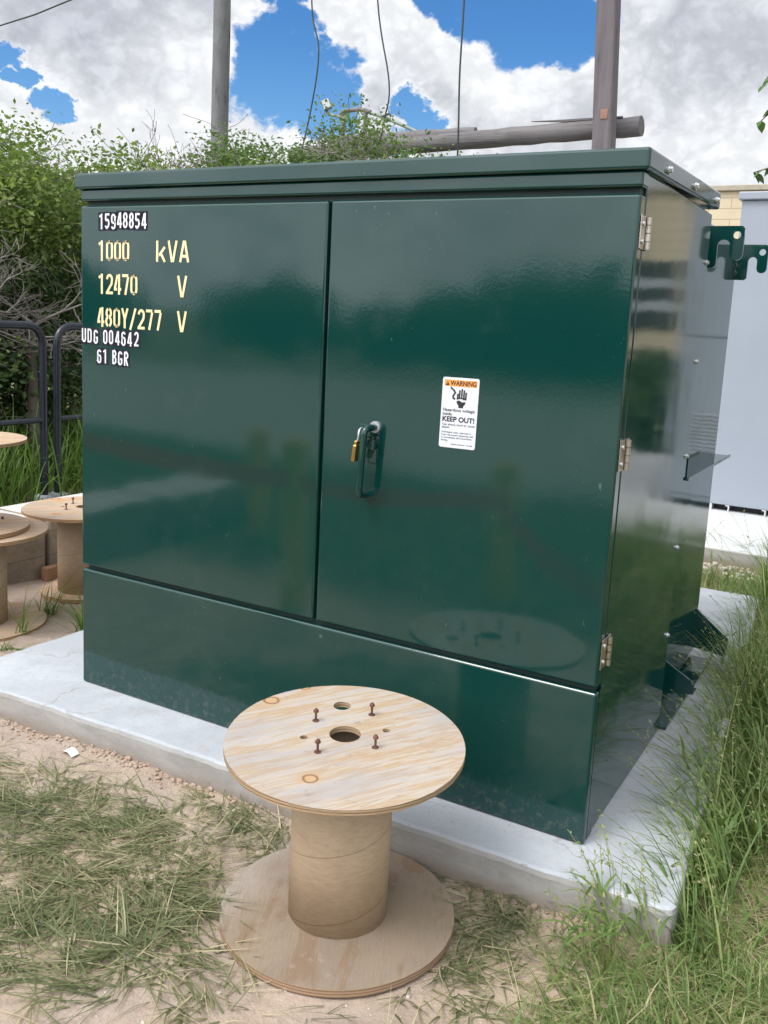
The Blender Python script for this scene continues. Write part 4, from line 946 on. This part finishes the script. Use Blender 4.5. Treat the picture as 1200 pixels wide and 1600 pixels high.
# grass clumps growing at the corner of the pad by the spools
def clump(name, x, y, n, L, lean_, label, az0=None, sp=.02, wd=(.004, .008), tone=.45):
    base = np.column_stack([x+rng.normal(0, sp, n), y+rng.normal(0, sp, n), np.zeros(n)]); base[:, 2] = ground_h(base[:, 0], base[:, 1])-.003
    a = rng.uniform(0, 6.3, n) if az0 is None else az0+rng.normal(0, .9, n)
    grass(name, base, a, np.abs(rng.normal(lean_, .3, n)), rng.uniform(.5, 1.1, n)*L, rng.uniform(wd[0], wd[1], n), rng.uniform(.4, 1.6, n), np.clip(rng.normal(tone, .18, n), 0, 1), M['grass_tall'], 6, label, None, origin=(x, y, -.1), cat='grass clump')
clump('grass_clump', -.58, .545, 90, .24, .55, 'bushy light green grass clump at the back left corner of the pad')
clump('grass_clump', -.76, .35, 16, .30, .35, 'thin pale grass stalks in front of the left spool base', sp=.012, tone=.7)
clump('grass_clump', -.93, .62, 34, .34, .6, 'long arching grass between the two left spools', az0=.3)
clump('grass_clump', -.66, .20, 18, .10, .9, 'low flat grass sprig on the dirt beside the left end of the pad')
# shrubs
def leafcloud(name, ctr, rad, nclump, per, size, mat, parent, seed, spread=.16, shell=.55, flat=0.0):
    q = np.random.default_rng(seed); u = q.normal(size=(nclump, 3)); u /= np.linalg.norm(u, axis=1)[:, None]
    rr_ = (shell+(1-shell)*q.random(nclump))**1.0; lump = 1+.22*np.sin(u[:, 0]*5+seed)*np.cos(u[:, 2]*6+seed*1.7)+.12*np.sin(u[:, 1]*11+seed)
    cc = np.array(ctr)+u*(rr_*lump)[:, None]*np.array(rad)
    ct = q.normal(.45, .16, nclump); m_ = nclump*per
    pos = np.repeat(cc, per, 0)+np.clip(q.normal(size=(m_, 3)), -1.5, 1.5)*spread*np.array([1, 1, .7]); pos[:, 2] = np.maximum(pos[:, 2], ground_h(pos[:, 0], pos[:, 1])+.02)
    d1 = q.normal(size=(m_, 3)); d1[:, 2] *= .6; d1 /= np.linalg.norm(d1, axis=1)[:, None]
    d2 = np.cross(d1, q.normal(size=(m_, 3))); d2 /= np.linalg.norm(d2, axis=1)[:, None]; nn_ = np.cross(d1, d2)
    s_ = size*q.uniform(.6, 1.35, m_)[:, None]
    V = np.stack([pos, pos+d1*s_*.5+d2*s_*.27+nn_*s_*.08, pos+d1*s_, pos+d1*s_*.5-d2*s_*.27+nn_*s_*.08], 1).reshape(-1, 3)
    F = np.arange(m_*4).reshape(-1, 4); tone = np.clip(np.repeat(ct, per)+q.normal(0, .16, m_), 0, 1)
    o = fast_mesh(name, V, F, mat, np.repeat(tone, 4), parent); return o, cc
def branches(mb, p, dirv, L, r, depth, rr_, kids=(2, 4), bend=.35, nside=5, minr=.0022, droop=0.0):
    pts = [Vector(p)]; dv = Vector(dirv).normalized(); n_ = 5
    for i in range(n_):
        dv = (dv+Vector((rr_.gauss(0, 1), rr_.gauss(0, 1), rr_.gauss(0, .7)-droop))*bend*.32).normalized(); pts.append(pts[-1]+dv*L/n_)
    rs = [max(minr, r*(1-.55*i/n_)) for i in range(n_+1)]; mb.tube(pts, rs, nside if depth > 1 else 3, caps=False)
    if depth <= 0: return
    for k in range(rr_.randint(*kids)):
        i = rr_.randint(2, n_); c = (dv+Vector((rr_.gauss(0, 1), rr_.gauss(0, 1), rr_.gauss(.1, .8)))*.85).normalized()
        branches(mb, pts[i], c, L*rr_.uniform(.5, .8), r*.55, depth-1, rr_, kids, bend, nside, minr, droop)
def shrub(name, x, y, ctr, rad, ncl, per, size, mat, label, seed, cat='shrub', group=None, spread=.16, shell=.5, twigs=3):
    z = float(ground_h(x, y)); t = thing(name, (x, y, z), label, cat, group)
    o, cc = leafcloud('crown', ctr, rad, ncl, per, size, mat, t, seed, spread, shell)
    rr_ = random.Random(seed); b = MB()
    for k in range(twigs+2):
        a = rr_.uniform(0, 6.3); branches(b, (x+.1*math.cos(a), y+.1*math.sin(a), z-.05), (math.cos(a)*.5, math.sin(a)*.5, 1), ctr[2]*.75, .03, 3, rr_, (2, 3))
    q = random.Random(seed+1)
    for k in q.sample(range(len(cc)), min(len(cc), 60)):
        c = Vector(cc[k]); dv = (c-Vector(ctr)); branches(b, c-dv*.35, dv+Vector((0, 0, .3)), dv.length*.45+.1, .007, 1, rr_, (2, 3), minr=.003)
    b.build('stems', M['twig'], t, recalc=False); return t
GS = 'bushes behind the railing'
shrub('leafy_shrub', -4.15, 2.55, (-4.25, 2.6, 2.05), (1.0, 1.1, .60), 520, 60, .046, M['leaf_bright'], 'tall light green bush at the left edge above the dry twigs', 11, group=GS, spread=.15)
shrub('leafy_shrub', -4.3, 4.3, (-4.2, 4.2, 1.85), (.95, .95, .92), 420, 50, .052, M['leaf_bright'], 'light green bush beside the bare twigs left of the round pole', 12, group=GS)
shrub('leafy_shrub', -3.75, 1.75, (-3.7, 1.8, .95), (.75, .9, .62), 230, 46, .055, M['leaf_dark'], 'dark green bush behind the railing at the left edge', 13, group=GS, spread=.12)
shrub('leafy_shrub', -3.9, 2.85, (-3.8, 2.9, 1.0), (.75, .9, .75), 230, 46, .058, M['leaf_dark'], 'dark green bush behind the railing beside the green cabinet', 14, group=GS, spread=.12)
shrub('leafy_shrub', -5.6, 2.0, (-5.6, 2.0, 1.4), (1.0, 1.4, 1.3), 240, 46, .08, M['leaf_dark'], 'deep dark bush furthest back behind the dry twigs', 15, group=GS)
shrub('leafy_shrub', -4.6, 5.6, (-4.0, 5.9, 2.25), (.85, .7, .98), 520, 54, .052, M['leaf_mid'], 'green bush above the lid at the foot of the round pole', 16, group=GS)
shrub('leafy_shrub', -3.1, 6.2, (-2.95, 6.2, 2.3), (1.25, .55, .92), 640, 54, .052, M['leaf_mid'], 'green bush above the middle of the lid under the floodlights', 17, group=GS)
shrub('leafy_shrub', -6.4, 4.6, (-6.3, 4.4, 2.0), (1.1, 1.2, 1.0), 200, 44, .09, M['leaf_mid'], 'pale green bush far left behind the nearer bushes', 18, group=GS)
def bare(x, y, n, L, label, seed, mid=.8, spread=.8, r=.016, depth=4, base_z=None):
    z = float(ground_h(x, y)) if base_z is None else base_z; rr_ = random.Random(seed)
    t = thing('bare_shrub', (x, y, float(ground_h(x, y))), label, 'dead shrub', 'dead twiggy shrubs'); tb = MB(); b = MB()
    top = Vector((x, y, mid))
    tb.tube([(x+.05, y+.04, z-.1), (x+.02, y, (z+mid)/2), tuple(top)], [.05, .04, .032], 8); tb.build('trunk', M['bark'], t)
    for k in range(n):
        a = rr_.uniform(0, 6.3); branches(b, top-Vector((0, 0, rr_.uniform(0, .25))), (math.cos(a)*spread, math.sin(a)*spread, rr_.uniform(.35, 1.0)), L*rr_.uniform(.7, 1.1), r, depth, rr_, (3, 5), .5)
    b.build('twigs', M['twig'], t, recalc=False)
bare(-3.35, 1.72, 8, .52, 'grey leafless shrub with tangled twigs at the left edge', 31, 1.30, 1.1, .017)
bare(-3.15, 2.35, 5, .42, 'grey leafless twigs beside the upper left corner of the green cabinet', 32, 1.20, 1.1, .013, 3)
bare(-3.75, 4.7, 7, .50, 'bare grey twigs against the clouds left of the round pole', 33, 2.15, .7, .012, 3)
bare(-2.25, 5.9, 6, .48, 'bare brown twigs in front of the short log end', 34, 2.55, .7, .012, 3)
# branch of a small tree leaning in at the right edge
t = thing('small_tree', (4.1, 3.3, -.1), 'broad green leaves hanging in from a tree outside the right edge', 'tree')
b = MB(); b.tube([(4.1, 3.3, -.2), (4.0, 3.25, 1.6), (3.8, 3.2, 3.0), (3.4, 3.1, 3.9)], [.06, .05, .04, .02], 10)
b.build('trunk', M['bark'], t)
b = MB(); rr = random.Random(3); lv = MB()
def leaf3(c, dv, L, w_):
    dv = Vector(dv).normalized(); s_ = dv.cross(Vector((rr.gauss(0, .5), rr.gauss(0, .5), 1))).normalized(); nn_ = s_.cross(dv); pr = [(0, .0), (.18, .6), (.42, 1), (.7, .75), (1, 0)]
    mid_ = [c+dv*L*p[0]-nn_*L*.18*p[0]**2 for p in pr]; l_ = [m+s_*w_*.5*p[1]+nn_*w_*.14*p[1] for m, p in zip(mid_, pr)]; r_ = [m-s_*w_*.5*p[1]+nn_*w_*.14*p[1] for m, p in zip(mid_, pr)]
    lv.add(mid_+l_+r_, [[i, i+1, 5+i+1, 5+i] for i in range(4)]+[[i+1, i, 10+i, 10+i+1] for i in range(4)], 0, True)
twp = [[(3.2, 3.05, 3.2), (2.6, 2.95, 3.05), (1.95, 2.85, 2.70), (1.645, 2.80, 2.40)], [(3.3, 3.05, 2.9), (2.6, 2.9, 2.55), (1.95, 2.82, 2.25), (1.64, 2.78, 2.15)], [(3.2, 3.0, 3.3), (2.5, 2.9, 3.2), (1.9, 2.85, 2.85), (1.66, 2.82, 2.58)], [(3.9, 3.2, 2.3), (3.3, 3.05, 2.9), (3.2, 3.05, 3.2), (3.2, 3., 3.3)]]
for tw in twp:
    tw = [Vector(p) for p in tw]; fine = []
    for i in range(3): fine += [tw[i].lerp(tw[i+1], j/6) for j in range(6)]
    fine.append(tw[-1]); b.tube(fine, [.012-.009*i/18 for i in range(19)], 5)
    for i, p in enumerate(fine):
        for k in range(2 if i > 10 else 1):
            a = rr.uniform(0, 6.3); leaf3(p, (math.cos(a), math.sin(a), -.5), rr.uniform(.06, .10), rr.uniform(.032, .046))
b.build('branch', M['bark'], t); lvo = lv.build('leaves', M['leaf_fresh'], t, recalc=False)
at = lvo.data.attributes.new('tone', 'FLOAT', 'POINT'); at.data.foreach_set('value', np.repeat(np.random.default_rng(1).random(len(lvo.data.vertices)//15), 15).astype(np.float32))
# far tree line on the other side of the road, only mirrored in the doors
q = np.random.default_rng(5); VV, FF, TT = [], [], []
for i in range(26):
    c = (q.uniform(-34, 22), q.uniform(-30, -22), 0); h = q.uniform(1.6, 3.0); m_ = 420
    u = q.normal(size=(m_, 3)); u /= np.linalg.norm(u, axis=1)[:, None]; pos = np.array([c[0], c[1], h*.5])+u*np.array([2.2, 1.6, h*.55])*q.uniform(.5, 1, (m_, 1))
    d1 = q.normal(size=(m_, 3))*.35; d2 = q.normal(size=(m_, 3))*.35; VV.append(np.stack([pos, pos+d1, pos+d1+d2, pos+d2], 1).reshape(-1, 3)); TT.append(np.repeat(q.random(m_), 4))
for i in range(14):
    c = (3.4+i*.55+q.uniform(-.2, .2), q.uniform(8.6, 10.6)); h = q.uniform(.9, 1.35); m_ = 420
    u = q.normal(size=(m_, 3)); u /= np.linalg.norm(u, axis=1)[:, None]; pos = np.array([c[0], c[1], h*.45])+u*np.array([.7, .6, h*.55])*q.uniform(.5, 1, (m_, 1))
    d1 = q.normal(size=(m_, 3))*.09; d2 = q.normal(size=(m_, 3))*.09; VV.append(np.stack([pos, pos+d1, pos+d1+d2, pos+d2], 1).reshape(-1, 3)); TT.append(np.repeat(q.random(m_), 4))
VV = np.concatenate(VV); tag(fast_mesh('tree_line', VV, np.arange(len(VV)).reshape(-1, 4), M['leaf_dark'], np.concatenate(TT)), 'far dark line of trees and low bushes beyond the yard', kind='stuff')

# ------------------------------------------------------------------ stones, clods, scrap
def stones(name, P_, sz, mat, seed, label):
    q = np.random.default_rng(seed); bm = bmesh.new(); bmesh.ops.create_icosphere(bm, subdivisions=1, radius=1); bm.verts.index_update()
    bv = np.array([v.co[:] for v in bm.verts]); bf = np.array([[v.index for v in f.verts] for f in bm.faces]); bm.free()
    n_ = len(P_); sc = sz[:, None]*q.uniform(.6, 1.3, (n_, 3))*np.array([1, 1, .65]); a = q.uniform(0, 6.3, n_); jit = q.uniform(.72, 1.25, (n_, len(bv), 1))
    v = bv[None]*jit*sc[:, None, :]; x = v[..., 0]*np.cos(a)[:, None]-v[..., 1]*np.sin(a)[:, None]; y = v[..., 0]*np.sin(a)[:, None]+v[..., 1]*np.cos(a)[:, None]
    V = np.stack([x, y, v[..., 2]], -1)+P_[:, None, :]; F = bf[None]+(np.arange(n_)*len(bv))[:, None, None]
    tag(fast_mesh(name, V.reshape(-1, 3), F.reshape(-1, 3), mat), label, kind='stuff')
n = 1500; B = np.column_stack([rng.uniform(-.5, 2.2, n), rng.uniform(-1.2, -.2, n)]); sz = np.clip(rng.lognormal(-6.35, .5, n), .0008, .008)
stones('pebbles', np.column_stack([B, ground_h(B[:, 0], B[:, 1])+sz*.2]), sz, M['stone'], 1, 'small pale pebbles scattered on the dirt')
n = 900; x = np.concatenate([rng.uniform(-.5, .95, 700), rng.uniform(1.6, 2.1, 200)]); y = -.225+.031*(x+.43)-np.abs(rng.normal(.012, .028, n)); sz = np.clip(rng.lognormal(-5.6, .55, n), .0015, .014)
stones('soil_clods', np.column_stack([x, y, ground_h(x, y)+sz*.25]), sz, M['clod'], 2, 'crumbly soil clods along the front edge of the pad')
n = 700; x = rng.uniform(.4, 3.5, n); y = rng.uniform(3.55, 3.82, n); sz = np.clip(rng.lognormal(-4.4, .4, n), .005, .03)
stones('gravel', np.column_stack([x, y, ground_h(x, y)+sz*.2]), sz, M['stone'], 3, 'loose gravel along the edge of the white pad')
ps = MB(); px_, py_ = .262, -.287; n_ = 7; vs = []
for i in range(n_):
    u = i/(n_-1)-.5
    for v_ in (-.5, .5): vs.append((px_+u*.052+v_*.006, py_+v_*.026-u*.004, float(ground_h(px_, py_))+.006+.012*(1-4*u*u)+.004*v_))
ps.add(vs, [[2*i, 2*i+1, 2*i+3, 2*i+2] for i in range(n_-1)], 0, True); ps.add([(a, c, e-.0006) for a, c, e in vs], [[2*i, 2*i+2, 2*i+3, 2*i+1] for i in range(n_-1)], 0, True)
tag(ps.build('paper_scrap', M['paper'], origin=(px_, py_, -.09), recalc=False), 'small curled white paper scrap lying on the bare dirt', 'paper')

for o in list(bpy.data.objects):
    if '_o' in o: del o['_o']
